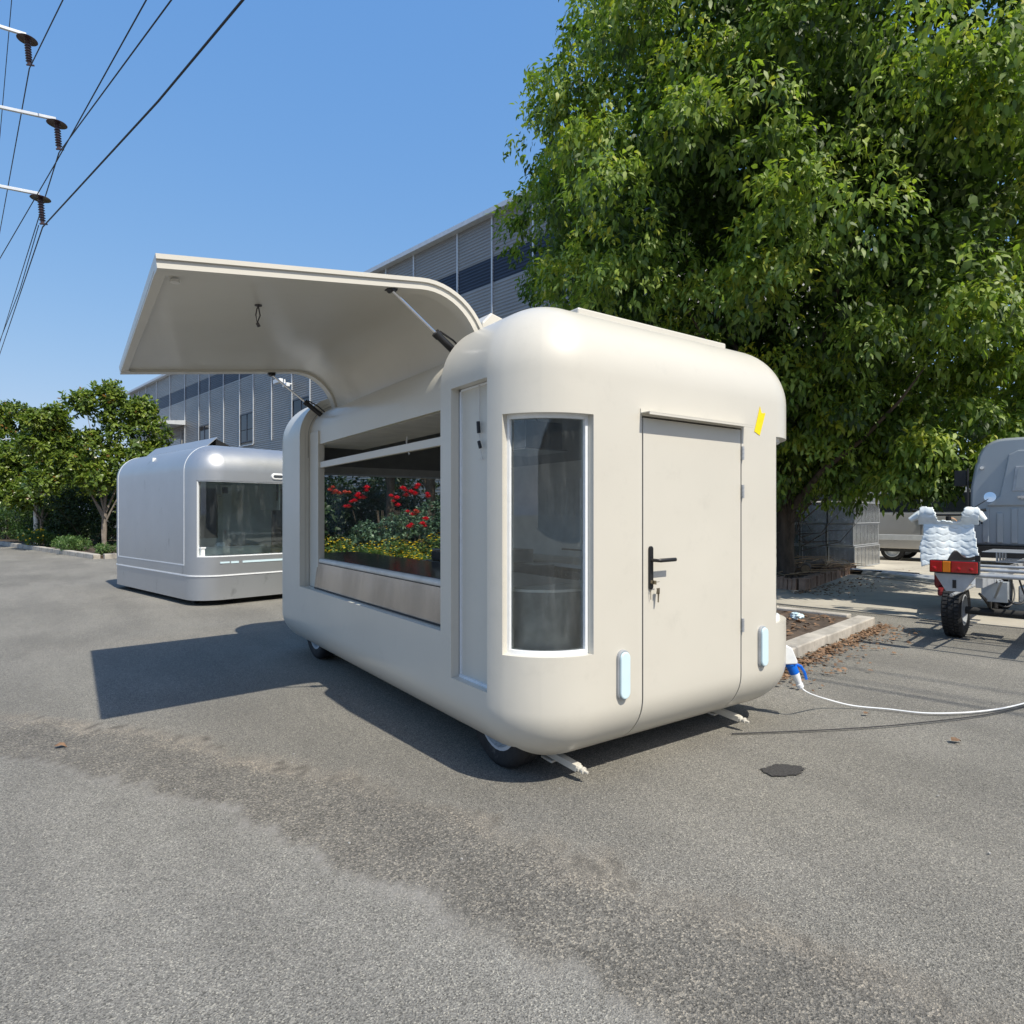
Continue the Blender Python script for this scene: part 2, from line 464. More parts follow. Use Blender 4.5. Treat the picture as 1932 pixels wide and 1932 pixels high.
def ground():
    def axis(lo, hi, f0, f1, st):
        fine = list(np.arange(f0, f1 + 1e-6, st))
        a = f0; d = st; left = []
        while a > lo:
            d *= 1.35; a -= d; left.append(max(a, lo))
        b = f1; d = st; right = []
        while b < hi:
            d *= 1.35; b += d; right.append(min(b, hi))
        return np.array(left[::-1] + fine + right)
    xs = axis(-600, 600, -4.5, 9.0, 0.045); ys = axis(-600, 600, -0.6, 10.0, 0.045)
    X, Y = np.meshgrid(xs, ys, indexing='ij')
    jit = 0.035 * np.sin(X * 9 + 1.3 * np.sin(Y * 7)) + 0.03 * np.sin(Y * 17 + 2 * np.sin(X * 13)) + 0.02 * np.sin(X * 41 + Y * 33)

    def xat(line):
        p = np.array(line)[::-1]
        return np.interp(Y, p[:, 1], p[:, 0])
    # slanted distance: the lines run mostly along y, x(y) is single valued
    xu = xat(UP); xl = xat(LO)
    du = (X - xu) * 0.78 + jit; dl = (X - xl) * 0.78 + jit * 0.7
    ss = lambda v, w: np.clip(v / w * 0.5 + 0.5, 0, 1)
    trench = (1 - ss(du, 0.05)) * ss(dl, 0.03)
    patch = 1 - ss(dl, 0.03)
    n = 0.5 + 0.5 * np.sin(X * 3.1 + 2.2 * np.sin(Y * 2.3)) * np.sin(Y * 4.7 + X)
    n2 = 0.5 + 0.5 * np.sin(X * 23 + 3 * np.sin(Y * 19)) * np.sin(Y * 29 + 2 * np.sin(X * 17))
    dirt = np.exp(-(du / 0.07) ** 2) * (0.15 + 0.85 * n) * (0.35 + 0.65 * n2) * 0.8
    dirt += np.exp(-((X + 0.16) ** 2 + (Y - 1.95) ** 2) / 0.0025) * 0.5 + np.exp(-(((X - 1.2) / 1.2) ** 2 + ((Y - 7.9) / 0.35) ** 2)) * 0.35 * n2
    dirt += np.exp(-((X - 3.8) ** 2 + (Y - 2.95) ** 2) / 0.12) * 0.0
    ang = np.arctan2(Y - 1.93, X - 3.127)
    rr = np.hypot((X - 3.127) * 1.25 + (Y - 1.93) * 0.3, (Y - 1.93) * 1.35)
    edge_l = np.exp(-((dl + .012) / 0.018) ** 2) * (.35 + .65 * n2)
    seam = np.exp(-((du - .03) / 0.012) ** 2) * (n2 > .45) * (.4 + .6 * n)
    stain = 0 * (1 - ss(rr - 0.115 * (1 + 0.18 * np.sin(3 * ang + 1) + 0.1 * np.sin(7 * ang)), 0.03))
    Z = 0.012 * np.sin(X * 0.7 + 1) * np.sin(Y * 0.6) * np.exp(-((X - 1) ** 2 + (Y - 2) ** 2) / 60) - 0.006 * trench
    Z = np.minimum(Z, 0.004)
    nx, ny = X.shape
    co = np.stack([X, Y, Z], -1).reshape(-1, 3)
    idx = np.arange(nx * ny).reshape(nx, ny)
    q = np.stack([idx[:-1, :-1], idx[1:, :-1], idx[1:, 1:], idx[:-1, 1:]], -1).reshape(-1, 4)
    me = fast_mesh('ground', co, q)
    for nm, a in (('trench', trench), ('patch', patch), ('dirt', np.clip(dirt, 0, 1)), ('stain', stain), ('pale_edge', edge_l), ('seam', seam)):
        at = me.attributes.new(nm, 'FLOAT', 'POINT'); at.data.foreach_set('value', a.astype(np.float32).ravel())
    o = link('ground', me, M['asphalt'])
    tag(o, kind='structure')


def fast_mesh(name, co, faces, smooth=False):
    me = bpy.data.meshes.new(name)
    co = np.asarray(co, dtype=np.float32); faces = np.asarray(faces, dtype=np.int32)
    nf, k = faces.shape
    me.vertices.add(len(co)); me.vertices.foreach_set('co', co.ravel())
    me.loops.add(nf * k); me.loops.foreach_set('vertex_index', faces.ravel())
    me.polygons.add(nf)
    me.polygons.foreach_set('loop_start', np.arange(0, nf * k, k, dtype=np.int32))
    me.polygons.foreach_set('loop_total', np.full(nf, k, dtype=np.int32))
    if smooth: me.polygons.foreach_set('use_smooth', np.ones(nf, dtype=bool))
    me.update(calc_edges=True)
    return me


ground()
st_ = []
for k in range(64):
    a_ = 2 * math.pi * k / 64
    r_ = .085 * (1 + .13 * math.sin(2 * a_ + 1) + .07 * math.sin(5 * a_ + 2) + .05 * math.sin(11 * a_) + .05 * math.sin(23 * a_))
    st_.append((3.127 + r_ * 1.25 * math.cos(a_), 1.93 + r_ * .95 * math.sin(a_) - r_ * .35 * math.cos(a_)))
tag(MB().add([(x, y, .0075) for x, y in st_], [tuple(range(64))]).build('oil_stain', mat('oil_stain', (0.045, 0.042, 0.040), 0.7, var=.75, scale=120, bump=.6, bscale=150)), kind='structure')


def slab(name, poly, z0, z1, m, kind='structure', parent=None):
    mb = MB().prism(poly, lambda a, b: S(a, b, z0), lambda a, b: S(a, b, z1))
    o = mb.build(name, m, parent)
    if kind: o['kind'] = kind
    return o


# concrete yard right of the drive, in cast bays that are parts of it
yard = MB().prism([(9.66, -30), (60, -30), (60, 40), (9.66, 40)], lambda a, b: S(a, b, -0.02), lambda a, b: S(a, b, 0.006)).build('concrete_yard', M['under'])
yard['kind'] = 'structure'
for i, (a0, a1) in enumerate([(9.66, 13.2), (13.2, 16.9), (16.9, 20.6), (20.6, 24.3), (24.3, 60)]):
    for j, (b0, b1) in enumerate([(-30, -4), (-4, 0.3), (0.3, 4.0), (4.0, 8.2), (8.2, 12.4), (12.4, 40)]):
        g = 0.006
        MB().prism([(a0 + g, b0 + g), (a1 - g, b0 + g), (a1 - g, b1 - g), (a0 + g, b1 - g)], lambda a, b: S(a, b, 0.0), lambda a, b: S(a, b, 0.014 + 0.001 * ((i + j) % 3))).build('concrete_panel', M['concrete'], yard)

# planting beds
slab('planting_bed', [(5.42, 2.52), (8.53, 2.52), (8.5, 19), (5.42, 19)], -0.02, 0.085, M['soil'])
slab('planting_bed', [(4.66, 22.8), (15.4, 22.8), (15.4, 75), (2.0, 75), (3.77, 36.2)], -0.02, 0.09, M['soil'])
slab('planting_bed', [(11.72, 4.42), (16.4, 5.0), (16.4, 16), (11.72, 16)], -0.02, 0.17, M['soil'])


def kerb(pts, step, w=0.17, h=0.125):
    root = empty('kerb', S(pts[0][0], pts[0][1]), 0)
    root['kind'] = 'structure'
    inv = root.location
    for (p, q) in zip(pts, pts[1:]):
        d = Vector((q[0] - p[0], q[1] - p[1])); L = d.length; d.normalize()
        n = max(1, round(L / step)); st = L / n
        far = 0
        for i in range(n):
            c = Vector(p) + d * (st * (i + 0.5))
            W = S(c.x, c.y, h / 2 - 0.01 + random.uniform(-.004, .004))
            mb = MB().box((0, 0, 0), (st - 0.008, w, h), None)
            o = mb.build('kerb_stone', M['kerb'], root, bevel=0.012)
            o.location = W - inv
            o.rotation_euler = (random.uniform(-.01, .01), random.uniform(-.006, .006), math.atan2(d.y, d.x) + PSI + random.uniform(-.008, .008))


kerb([(5.34, 2.43), (8.62, 2.43)], 0.82, 0.2)
kerb([(8.62, 2.62), (8.6, 19)], 0.9)
kerb([(5.34, 2.62), (5.34, 19)], 0.9)
kerb([(3.65, 36.2), (4.57, 22.65)], 0.9, 0.2, 0.16)
kerb([(4.76, 22.68), (11, 22.68)], 0.9, 0.2, 0.16)

# brick edging on end round the tree bed
edge = empty('brick_edging', S(11.6, 4.3), PSI, 'low edging of upright red brown bricks round the big tree bed', 'brick edging')
bk = MB().box((0, 0, 0.115), (0.068, 0.12, 0.24)).build('brick', M['brick'], edge, bevel=0.006)
bk.location = (0, 0, 0)
bricks = [bk]
for i in range(1, 62):
    o = bk.copy(); COL.objects.link(o); bricks.append(o)
for i, o in enumerate(bricks):
    x = i * 0.078
    o.location = (x, x * 0.125 + random.uniform(-.012, .012), random.uniform(-.028, .012) - 0.0012 * i)
    o.rotation_euler = (random.uniform(-.07, .07), random.uniform(-.06, .06), 0.12 + random.uniform(-.08, .08))
for i in range(46):
    o = bk.copy(); COL.objects.link(o); o.location = (random.uniform(-.01, .01), 0.13 + i * 0.078, random.uniform(-.03, .01))
    o.rotation_euler = (random.uniform(-.05, .05), random.uniform(-.05, .05), rad(90) + random.uniform(-.08, .08))


# ------------------------------------------------------------------ rounded shells
class Shell:
    """a box with elliptical rounded edges on a grid that has lines exactly at the seams"""

    def __init__(s, lo, hi, R, rz_bot, X=(), Y=(), Z=(), nseg=7, flat=0.35):
        s.lo, s.hi, s.R, s.rb = Vector(lo), Vector(hi), R, rz_bot
        s.ax = [s.axis(lo[0], hi[0], R, R, X, nseg, flat), s.axis(lo[1], hi[1], R, R, Y, nseg, flat), s.axis(lo[2], hi[2], rz_bot, R, Z, nseg, flat)]

    def axis(s, a, b, r0, r1, extra, n, flat):
        hard = sorted(set([a, b, a + r0, b - r1] + list(extra)))
        soft = []
        for k in range(1, n):
            t = math.tan(rad(45) * k / n)
            if r0 > 0: soft.append(a + r0 - r0 * t)
            if r1 > 0: soft.append(b - r1 + r1 * t)
        m = max(1, int((b - a - r0 - r1) / flat))
        soft += [a + r0 + (b - a - r0 - r1) * k / m for k in range(1, m)]
        out = list(hard)
        for v in soft:
            if all(abs(v - h) > 0.008 for h in hard): out.append(v)
        return sorted(set(round(v, 5) for v in out))

    def map(s, p, off=0.0):
        lo, hi, R, rb = s.lo, s.hi, s.R, s.rb
        clo = Vector((lo.x + R, lo.y + R, lo.z + rb)); chi = Vector((hi.x - R, hi.y - R, hi.z - R))
        c = Vector([min(max(p[i], clo[i]), chi[i]) for i in range(3)])
        rz = rb if p[2] < c.z else R
        rv = Vector((R, R, max(rz, 1e-6)))
        q = Vector([(p[i] - c[i]) / rv[i] for i in range(3)])
        L = q.length
        if L < 1e-9: return Vector(p)
        q /= L
        return c + Vector([q[i] * max(rv[i] - off, 0.0) for i in range(3)]) if rb > 0 or p[2] >= c.z else c + Vector((q.x * (R - off), q.y * (R - off), 0))

    def parts(s, classify, off=0.0):
        """classify(face, x, y, z) -> key or None; returns {key: MB}"""
        out = {}; ids = {}
        X, Y, Z = s.ax
        faces = [('-x', 0, s.lo.x, 1, 2), ('+x', 0, s.hi.x, 1, 2), ('-y', 1, s.lo.y, 0, 2), ('+y', 1, s.hi.y, 0, 2), ('-z', 2, s.lo.z, 0, 1), ('+z', 2, s.hi.z, 0, 1)]
        for nm, k, val, u, v in faces:
            U, V = s.ax[u], s.ax[v]
            for i in range(len(U) - 1):
                for j in range(len(V) - 1):
                    m = [0, 0, 0]; m[k] = val; m[u] = (U[i] + U[i + 1]) / 2; m[v] = (V[j] + V[j + 1]) / 2
                    key = classify(nm, *m)
                    if key is None: continue
                    mb = out.setdefault(key, MB()); idd = ids.setdefault(key, {})
                    f = []
                    for (a, b) in ((U[i], V[j]), (U[i + 1], V[j]), (U[i + 1], V[j + 1]), (U[i], V[j + 1])):
                        p = [0, 0, 0]; p[k] = val; p[u] = a; p[v] = b
                        p = tuple(round(w, 5) for w in p)
                        if p not in idd:
                            idd[p] = len(mb.v); mb.v.append(tuple(s.map(p, off)))
                            if not hasattr(mb, 'p'): mb.p = []; mb.off = off
                            mb.p.append(p)
                        f.append(idd[p])
                    mb.f.append(tuple(f))
        return out

    def emit(s, mb, name, m, parent, solid=0.0):
        """outer skin smooth, cut edges crisp, thickness inwards"""
        vs = list(mb.v); n = len(vs)
        fs = []
        C = (s.lo + s.hi) / 2
        for f in mb.f:
            a, b, c, d = [Vector(vs[i]) for i in f]
            nr = (c - a).cross(d - b)
            fs.append(tuple(f) if nr.dot((a + c) / 2 - C) > 0 else tuple(f)[::-1])
        outer = len(fs)
        if solid:
            if hasattr(mb, 'p'): vs += [tuple(s.map(p, mb.off + solid)) for p in mb.p]
            edge = {}
            for f in fs:
                for i in range(4):
                    e = (f[i], f[(i + 1) % 4]); edge[e] = 1
            rim = [(b, a, a + n, b + n) for (a, b) in edge if (b, a) not in edge]
            inner = [tuple(i + n for i in f[::-1]) for f in fs]
            fs = fs + inner + rim
        me = bpy.data.meshes.new(name); me.from_pydata(vs, [], fs)
        bm = bmesh.new(); bm.from_mesh(me); bm.faces.ensure_lookup_table()
        for k, f in enumerate(bm.faces): f.smooth = k < (2 * outer if solid else outer)
        for e in bm.edges:
            if len(e.link_faces) != 2 or (e.link_faces[0].index < 2 * outer) != (e.link_faces[1].index < 2 * outer) or min(x.index for x in e.link_faces) >= 2 * outer: e.smooth = False
        bm.to_mesh(me); bm.free()
        return link(name, me, m, parent)


# ------------------------------------------------------------------ wheels
def wheel(parent, c, axis, r, w, rimr, steel_col, name='wheel'):
    """an object 'wheel' = the rubber, with a rim below it"""
    h = w / 2
    prof = [(rimr, -h * .8), (r * .86, -h), (r * .97, -h * .78), (r, -h * .45), (r * 1.0, -h * .42), (r * .985, -h * .38), (r * .985, -h * .1), (r, -h * .07), (r, h * .07), (r * .985, h * .1), (r * .985, h * .38), (r, h * .42), (r, h * .45), (r * .97, h * .78), (r * .86, h), (rimr, h * .8)]
    t = MB().lathe(prof, (0, 0, 0), axis, 36, close=True).build(name, M['rubber'], parent, smooth=True, angle=50)
    t.location = c
    mb = MB().lathe([(rimr * 1.03, h * .86), (rimr * .93, h * .9), (rimr * .88, h * .6), (rimr * .80, h * .25), (rimr * .55, h * .35), (rimr * .42, h * .55), (rimr * .3, h * .62), (0.001, h * .62)], (0, 0, 0), axis, 30)
    mb.lathe([(rimr * 1.03, -h * .86), (rimr * .93, -h * .9), (rimr * .88, -h * .3), (0.001, -h * .3)], (0, 0, 0), axis, 30)
    ax = Vector(axis).normalized(); u = ax.orthogonal().normalized(); v = ax.cross(u)
    for k in range(5):
        a = 2 * math.pi * k / 5
        p = (u * math.cos(a) + v * math.sin(a)) * rimr * .42
        mb.tube([p + ax * h * .3, p + ax * h * .66], rimr * .06, 6)
    for k in range(8):
        a = 2 * math.pi * k / 8
        p = (u * math.cos(a) + v * math.sin(a)) * rimr * .68
        mb.tube([p + ax * h * .2, p + ax * h * .36], rimr * .1, 8)
    mb.build('rim', steel_col, t, smooth=True)
    return t


# ------------------------------------------------------------------ the cream trailer
X0, X1, Y0, Y1, Z0, Z1 = 1.70, 4.05, 2.30, 6.72, 0.105, 2.485
OY0, OY1, OZ = 3.13, 5.80, 0.722           # serving hatch opening in the shell
DX0, DX1, DZ1 = 2.444, 3.287, 1.885        # door
WX0, WY0, WZ0, WZ1 = 2.10, 2.54, 0.69, 1.87
g = 0.005


def cream_trailer():
    T = empty('food_trailer', (X0, Y0, 0), 0, 'cream food trailer with rounded corners, closed end door and its big side hatch propped open', 'food trailer')
    T.location = (0, 0, 0)
    sh = Shell((X0, Y0, Z0), (X1, Y1, Z1), 0.40, 0.315,
               X=[WX0, WX0 - .02, X1 - (WX0 - X0), X1 - (WX0 - X0) + .02, DX0 - g, DX0 + g, DX1 - g, DX1 + g, 2.14, 1.78],
               Y=[WY0, WY0 - .02, 2.65, 3.01, OY0, OY1, Y1 - .24, Y1 - .26],
               Z=[WZ0, WZ0 + .02, WZ1, WZ1 - .02, 0.485, 2.065, OZ, DZ1, DZ1 + 2 * g, 0.84, 0.82, 1.80, 1.82], nseg=9, flat=0.3)
    R2 = X1 - (WX0 - X0)

    def win(f, x, y, z, m=0.0):
        """which of the glazed openings a point of the shell lies in"""
        if WZ0 + m < z < WZ1 - m:
            if (f == '-y' and x < WX0 - m) or (f == '-x' and y < WY0 - m): return 'a'
            if (f == '-y' and x > R2 + m) or (f == '+x' and y < WY0 - m): return 'b'
        if 0.82 + m < z < 1.82 - m:
            if f == '+y' or (f in '-x+x' and y > Y1 - .26 + m): return 'c'
        return None

    def hatch(f, x, y, z):
        return OY0 < y < OY1 and ((f == '-x' and z > OZ) or (f == '+z' and x < 2.14))

    def slot(f, x, y, z):
        return f == '-x' and 2.65 < y < 3.01 and 0.485 < z < 2.065

    def cls(f, x, y, z):
        if win(f, x, y, z) or hatch(f, x, y, z) or slot(f, x, y, z): return None
        if f == '-y' and z < DZ1 + 2 * g:
            if DX0 - g < x < DX0 + g or DX1 - g < x < DX1 + g: return 'gap'
            if DX0 < x < DX1: return 'door' if z < DZ1 else 'gap'
        if f == '-z' and x < 2.2 and (2.5 < y < 3.2 or 5.6 < y < 6.34): return None
        if f == '-z' and y < Y0 + 0.26:
            if DX0 - g < x < DX0 + g: return 'gap'
        return 'body'
    P = sh.parts(cls)
    body = sh.emit(P['body'], 'body_shell', M['cream'], T, 0.05)
    GP = sh.parts(lambda f, x, y, z: 'gap' if cls(f, x, y, z) == 'gap' else None, .03)
    sh.emit(GP['gap'], 'door_gasket', M['black'], T)
    door = sh.emit(P['door'], 'door', M['cream'], T, 0.04)
    # inner linings
    L = sh.parts(lambda f, x, y, z: None if (win(f, x, y, z) or hatch(f, x, y, z) or (f == '-z')) else ('roof' if z > 1.9 else 'wall'), 0.075)
    sh.emit(L['wall'], 'wall_lining', M['cream_in'], T, 0.006)
    sh.emit(L['roof'], 'ceiling_lining', M['dark_in'], T, 0.006)
    # glass and frames
    G = sh.parts(win, 0.058)
    for k in 'abc':
        sh.emit(G[k], 'window_glass', M['glass'], T, 0.006)
    F = sh.parts(lambda f, x, y, z: win(f, x, y, z) if (win(f, x, y, z) and not win(f, x, y, z, 0.02)) else None, 0.040)
    for k in 'abc':
        sh.emit(F[k], 'window_frame', M['white'], T, 0.03)
    # panel at the back of the slot, with the white seal in its corner
    MB().span((X0 + .062, 2.63, .46), (X0 + .072, 3.03, 2.09)).build('slot_panel', M['cream'], T)
    s = MB().box((X0 + .058, 3.0, 1.275), (0.012, 0.014, 1.575)).box((X0 + .055, 2.83, .491), (0.016, 0.355, 0.012)).box((X0 + .058, 2.83, 2.058), (0.012, 0.355, 0.01))
    s.build('slot_seal', M['white'], T)
    # door furniture
    MB().span((2.425, Y0 - .068, 1.905), (3.315, Y0 + .003, 1.909)).span((2.425, Y0 - .068, 1.893), (3.315, Y0 - .063, 1.9045)).span((2.425, Y0 - .006, 1.909), (3.315, Y0 - .001, 1.93)).build('drip_rail', M['cream'], T)
    for z in (1.745, 1.515, 0.715):
        hb = MB().tube([(DX1 + .004, Y0 - .01, z - .04), (DX1 + .004, Y0 - .01, z + .04)], .0085, 8)
        hb.box((DX1 + .008, Y0 - .0025, z), (.012, .005, .078))
        for q in (-.025, 0, .025):
            hb.tube([(DX1 + .004, Y0 - .01, z + q - .002), (DX1 + .004, Y0 - .01, z + q + .002)], .0098, 8)
        hb.build('hinge', M['galv_light'], door, smooth=True)
    n = 10
    cap = lambda w, h: [(w * math.cos(math.pi * k / n), h + w * math.sin(math.pi * k / n)) for k in range(n + 1)] + [(-w * math.cos(math.pi * k / n), -h - w * math.sin(math.pi * k / n)) for k in range(n + 1)]
    hx, hz = 2.500, 1.097
    MB().prism(cap(.0145, .1), lambda u, v: (hx + u, Y0 - .012, hz + v), lambda u, v: (hx + u, Y0 + .001, hz + v)).build('handle_plate', M['black'], door, bevel=.003)
    MB().tube([(hx, Y0 - .01, 1.138), (hx, Y0 - .055, 1.138), (hx + .012, Y0 - .06, 1.138), (hx + .13, Y0 - .06, 1.139)], [.009, .009, .0105, .0105], 10).build('handle', M['black'], door, smooth=True)
    mk = MB().lathe([(.011, 0), (.011, .012), (.001, .012)], (hx, Y0 - .012, 1.022), (0, -1, 0), 12)
    kx = hx + .032
    mk.tube([(hx, Y0 - .03, 1.022), (kx + .004, Y0 - .032, 1.024)], .0018, 6)
    mk.box((hx, Y0 - .032, 1.022), (.004, .022, .02))
    mk.box((kx, Y0 - .028, 0.975), (.022, .0025, .03)).box((kx, Y0 - .028, 0.94), (.008, .0025, .05)).box((kx + .003, Y0 - .024, 0.972), (.02, .0025, .03), rot('Y', 14))
    mk.box((kx + .006, Y0 - .024, 0.94), (.007, .0025, .045), rot('Y', 8))
    mk.tube([(hx - .012, Y0 - .012, .985), (hx - .008, Y0 - .012, .97), (hx - .006, Y0 - .011, .93)], .002, 5)
    mk.build('key', M['brass'], door)
    # two capsule lamps on the end wall
    for x in (2.294, 3.494):
        lb = MB().prism(cap(.040, .088), lambda u, v: (x + u, Y0 - .016, .563 + v), lambda u, v: (x + u, Y0 + .02, .563 + v)).build('end_light', M['galv_light'], T, bevel=.004)
        MB().prism(cap(.033, .086), lambda u, v: (x + u, Y0 - .030, .563 + v), lambda u, v: (x + u, Y0 - .015, .563 + v)).build('lens', M['led'], lb, bevel=.006)
    # roof light slab and roof box
    MB().span((2.28, 2.62, Z1 - .03), (3.58, 3.62, Z1 + .035)).build('roof_hatch', M['cream'], T, bevel=.01)
    rb = MB().prism([(2.075, Z1 - .02), (2.075, Z1 + .08), (2.14, Z1 + .15), (2.30, Z1 + .11), (2.40, Z1 + .03), (2.42, Z1 - .02)], lambda u, v: (u, 3.28, v), lambda u, v: (u, 5.6, v))
    rb.build('hinge_cover', M['cream'], T, bevel=.008)
    # jambs of the hatch: bands that follow the arch
    prof = []
    for k in range(0, 8): prof.append((X0, OZ - .005 + (Z1 - .4 - OZ) * k / 7))
    for k in range(1, 13):
        a = rad(90) * k / 12; prof.append((X0 + .4 - .4 * math.cos(a), Z1 - .4 + .4 * math.sin(a)))
    prof.append((2.14, Z1))
    cx, cz = X0 + .4, Z1 - .4

    def inner(p, d):
        x, z = p
        if z <= cz: return (x + d, z)
        if x >= cx: return (x, z - d)
        r = Vector((x - cx, z - cz)); r = r.normalized() * (0.4 - d); return (cx + r.x, cz + r.y)
    for (ya, yb) in ((OY1 + .001, OY1 + .03), (OY0 - .03, OY0 - .001)):
        mb = MB(); n0 = len(prof)
        a = [inner(p, .052) for p in prof]; b = [inner(p, .34 if False else .16) for p in prof]
        ring = a + b[::-1]
        vs = [(x, ya, z) for x, z in a] + [(x, ya, z) for x, z in b] + [(x, yb, z) for x, z in a] + [(x, yb, z) for x, z in b]
        fs = []
        for i in range(n0 - 1):
            fs += [(i, i + 1, n0 + i + 1, n0 + i), (2 * n0 + i, 3 * n0 + i, 3 * n0 + i + 1, 2 * n0 + i + 1), (n0 + i, n0 + i + 1, 3 * n0 + i + 1, 3 * n0 + i)]
        mb.add(vs, fs).build('hatch_jamb', M['cream'], T)
    # inner body behind the hatch
    xi = X0 + .10
    hp = [(xi, 2.0), (xi, 2.12)] + [(xi + .24 - .24 * math.cos(rad(9 * k)), 2.12 + .24 * math.sin(rad(9 * k))) for k in range(1, 11)] + [(2.2, 2.36), (2.2, 2.33), (2.1, 2.32), (xi + .1, 2.25), (xi + .04, 2.14), (xi + .03, 2.0)]
    MB().prism(hp, lambda u, v: (u, OY0 + .001, v), lambda u, v: (u, OY1 - .001, v)).build('header', M['cream'], T, smooth=True, angle=35)
    MB().span((xi + .04, OY0 + .002, 2.0), (xi + .50, OY1 - .002, 2.02)).build('soffit', M['cream_in'], T)
    MB().span((xi - .015, 5.545, OZ), (xi + .045, 5.775, 2.12)).build('side_post', M['cream'], T, bevel=.004)
    MB().span((xi + .002, OY0, 1.79), (xi + .032, 5.545, 1.843)).build('cross_bar', M['cream'], T, bevel=.003)
    MB().span((X0 + .05, OY0, OZ - .03), (xi + .04, OY1, OZ - .002)).build('sill', M['cream'], T, bevel=.002)
    pn = MB().add([(xi - .03, OY0 + .003, OZ + .012), (xi - .03, 5.60, OZ + .012), (xi - .012, 5.57, .945), (xi - .012, OY0 + .003, .945)], [(0, 1, 2, 3)])
    pn.build('front_panel', M['steel'], T, solid=.004)
    MB().span((xi - .034, OY0, OZ + .001), (xi - .012, 5.60, OZ + .011)).build('panel_gasket', M['black'], T)
    MB().tube([(xi + .012, OY0, .965), (xi + .012, 5.54, .965)], .022, 12).span((xi + .01, OY0, .945), (xi + .05, 5.54, .984)).build('counter_lip', M['cream_in'], T, smooth=True)
    MB().span((xi + .035, OY0 - .5, .955), (2.46, 6.35, .987)).build('worktop', M['granite'], T, bevel=.004)
    MB().span((xi + .03, OY0 - .5, .32), (2.40, 6.35, .95)).build('counter_cabinet', M['steel'], T)
    ap = MB().span((2.55, 4.25, .97), (3.2, 4.85, 1.085)).build('griddle', M['steel'], T, bevel=.006)
    MB().span((2.53, 4.32, .995), (2.549, 4.82, 1.06)).build('slot', M['black'], ap)
    MB().span((2.5, 4.1, .32), (3.3, 4.95, .96)).build('griddle_cabinet', M['steel'], T)
    # counter on the far wall with drawers and wiring, seen through the corner glass
    cb = MB().span((3.42, 2.75, .33), (3.95, 6.2, .93)).build('wall_cabinet', M['steel'], T)
    MB().span((3.38, 2.73, .935), (3.96, 6.22, .965)).build('cabinet_top', M['cream_in'], cb)
    for k in range(5):
        y = 2.82 + k * .67
        d = MB().span((3.405, y, .68), (3.419, y + .62, .9)).span((3.405, y, .36), (3.419, y + .62, .66)).build('drawer', M['galv'], cb, bevel=.003)
        MB().span((3.396, y + .2, .80), (3.404, y + .42, .825)).build('handle', M['black'], d)
    MB().tube([(3.40, 2.8, 1.10), (3.6, 3.2, 1.04), (3.7, 3.8, 1.06), (3.8, 4.6, 1.05)], .008, 6).build('loose_cable', M['black'], T, smooth=True)
    MB().span((3.955, 3.4, 1.35), (3.97, 3.52, 1.47)).build('socket', M['white'], T, bevel=.003)
    MB().span((3.93, 4.3, 1.42), (3.97, 4.5, 1.72)).build('switch_box', M['white'], T, bevel=.004)
    MB().span((X0 + .16, Y0 + .34, .33), (X1 - .16, Y1 - .34, .36)).span((X0 + .38, Y0 + .14, .33), (X1 - .38, Y0 + .335, .36)).build('floor', M['dark_in'], T)
    # curved stainless cabinet in the glazed corner
    cs = Shell((X0, Y0, .3), (X1, Y1, 1.0), .4, 0.0, X=[2.28], Y=[2.72], Z=[.5, .98], nseg=9, flat=.5)
    # use the trailer shell itself so that the cabinet follows the same corner
    C = sh.parts(lambda f, x, y, z: 'c' if (.485 < z < 1.0 and ((f == '-y' and x < WX0 + .3) or (f == '-x' and y < 2.66))) else None, .13)
    Zs = [v for v in C['c'].v]
    cc = MB(); cc.f = C['c'].f; cc.v = [(x, y, min(z, .985)) for x, y, z in C['c'].v]
    sh.emit(cc, 'corner_cabinet', M['scuffed'], T)
    arc = [(X0 + .4 - .27 * math.cos(rad(9 * k)), Y0 + .4 - .27 * math.sin(rad(9 * k))) for k in range(11)]
    MB().prism([(X0 + .13, 2.66)] + arc + [(2.4, Y0 + .13), (2.4, 2.66)], lambda u, v: (u, v, .986), lambda u, v: (u, v, 1.0)).build('corner_worktop', M['cream_in'], T)
    # things hanging inside the hatch
    for (x, y, z0, z1, m) in ((2.25, 3.9, 2.2, 1.72, 'white'), (2.4, 4.35, 2.2, 1.85, 'black'), (2.2, 4.6, 2.15, 1.86, 'white'), (2.9, 3.8, 2.3, 2.0, 'black')):
        MB().tube([(x, y, z0), (x + .012, y + .01, (z0 + z1) / 2 + .05), (x - .008, y, (z0 + z1) / 2 - .05), (x + .02, y + .01, z1)], .006, 6).build('hanging_wire', M[m], T, smooth=True)
    MB().span((2.75, 3.75, 1.87), (3.1, 4.2, 2.08)).span((2.72, 3.72, 1.86), (3.13, 4.23, 1.875)).build('extractor_hood', M['steel'], T, bevel=.005)
    # chassis, wheels and corner legs
    MB().span((X0 + .45, Y0 + .4, .17), (X0 + .52, Y1 - .4, .26)).span((X1 - .52, Y0 + .4, .17), (X1 - .45, Y1 - .4, .26)).span((X0 + .3, 2.78, .2), (X1 - .3, 2.86, .26)).span((X0 + .3, 5.92, .2), (X1 - .3, 6.0, .26)).build('chassis', M['under'], T)
    for y in (2.86, 5.99):
        wheel(T, (1.975, y, .285), (-1, 0, 0), .285, .17, .185, M['rim'])
        wheel(T, (3.72, y, .275), (1, 0, 0), .275, .15, .165, M['rim'])
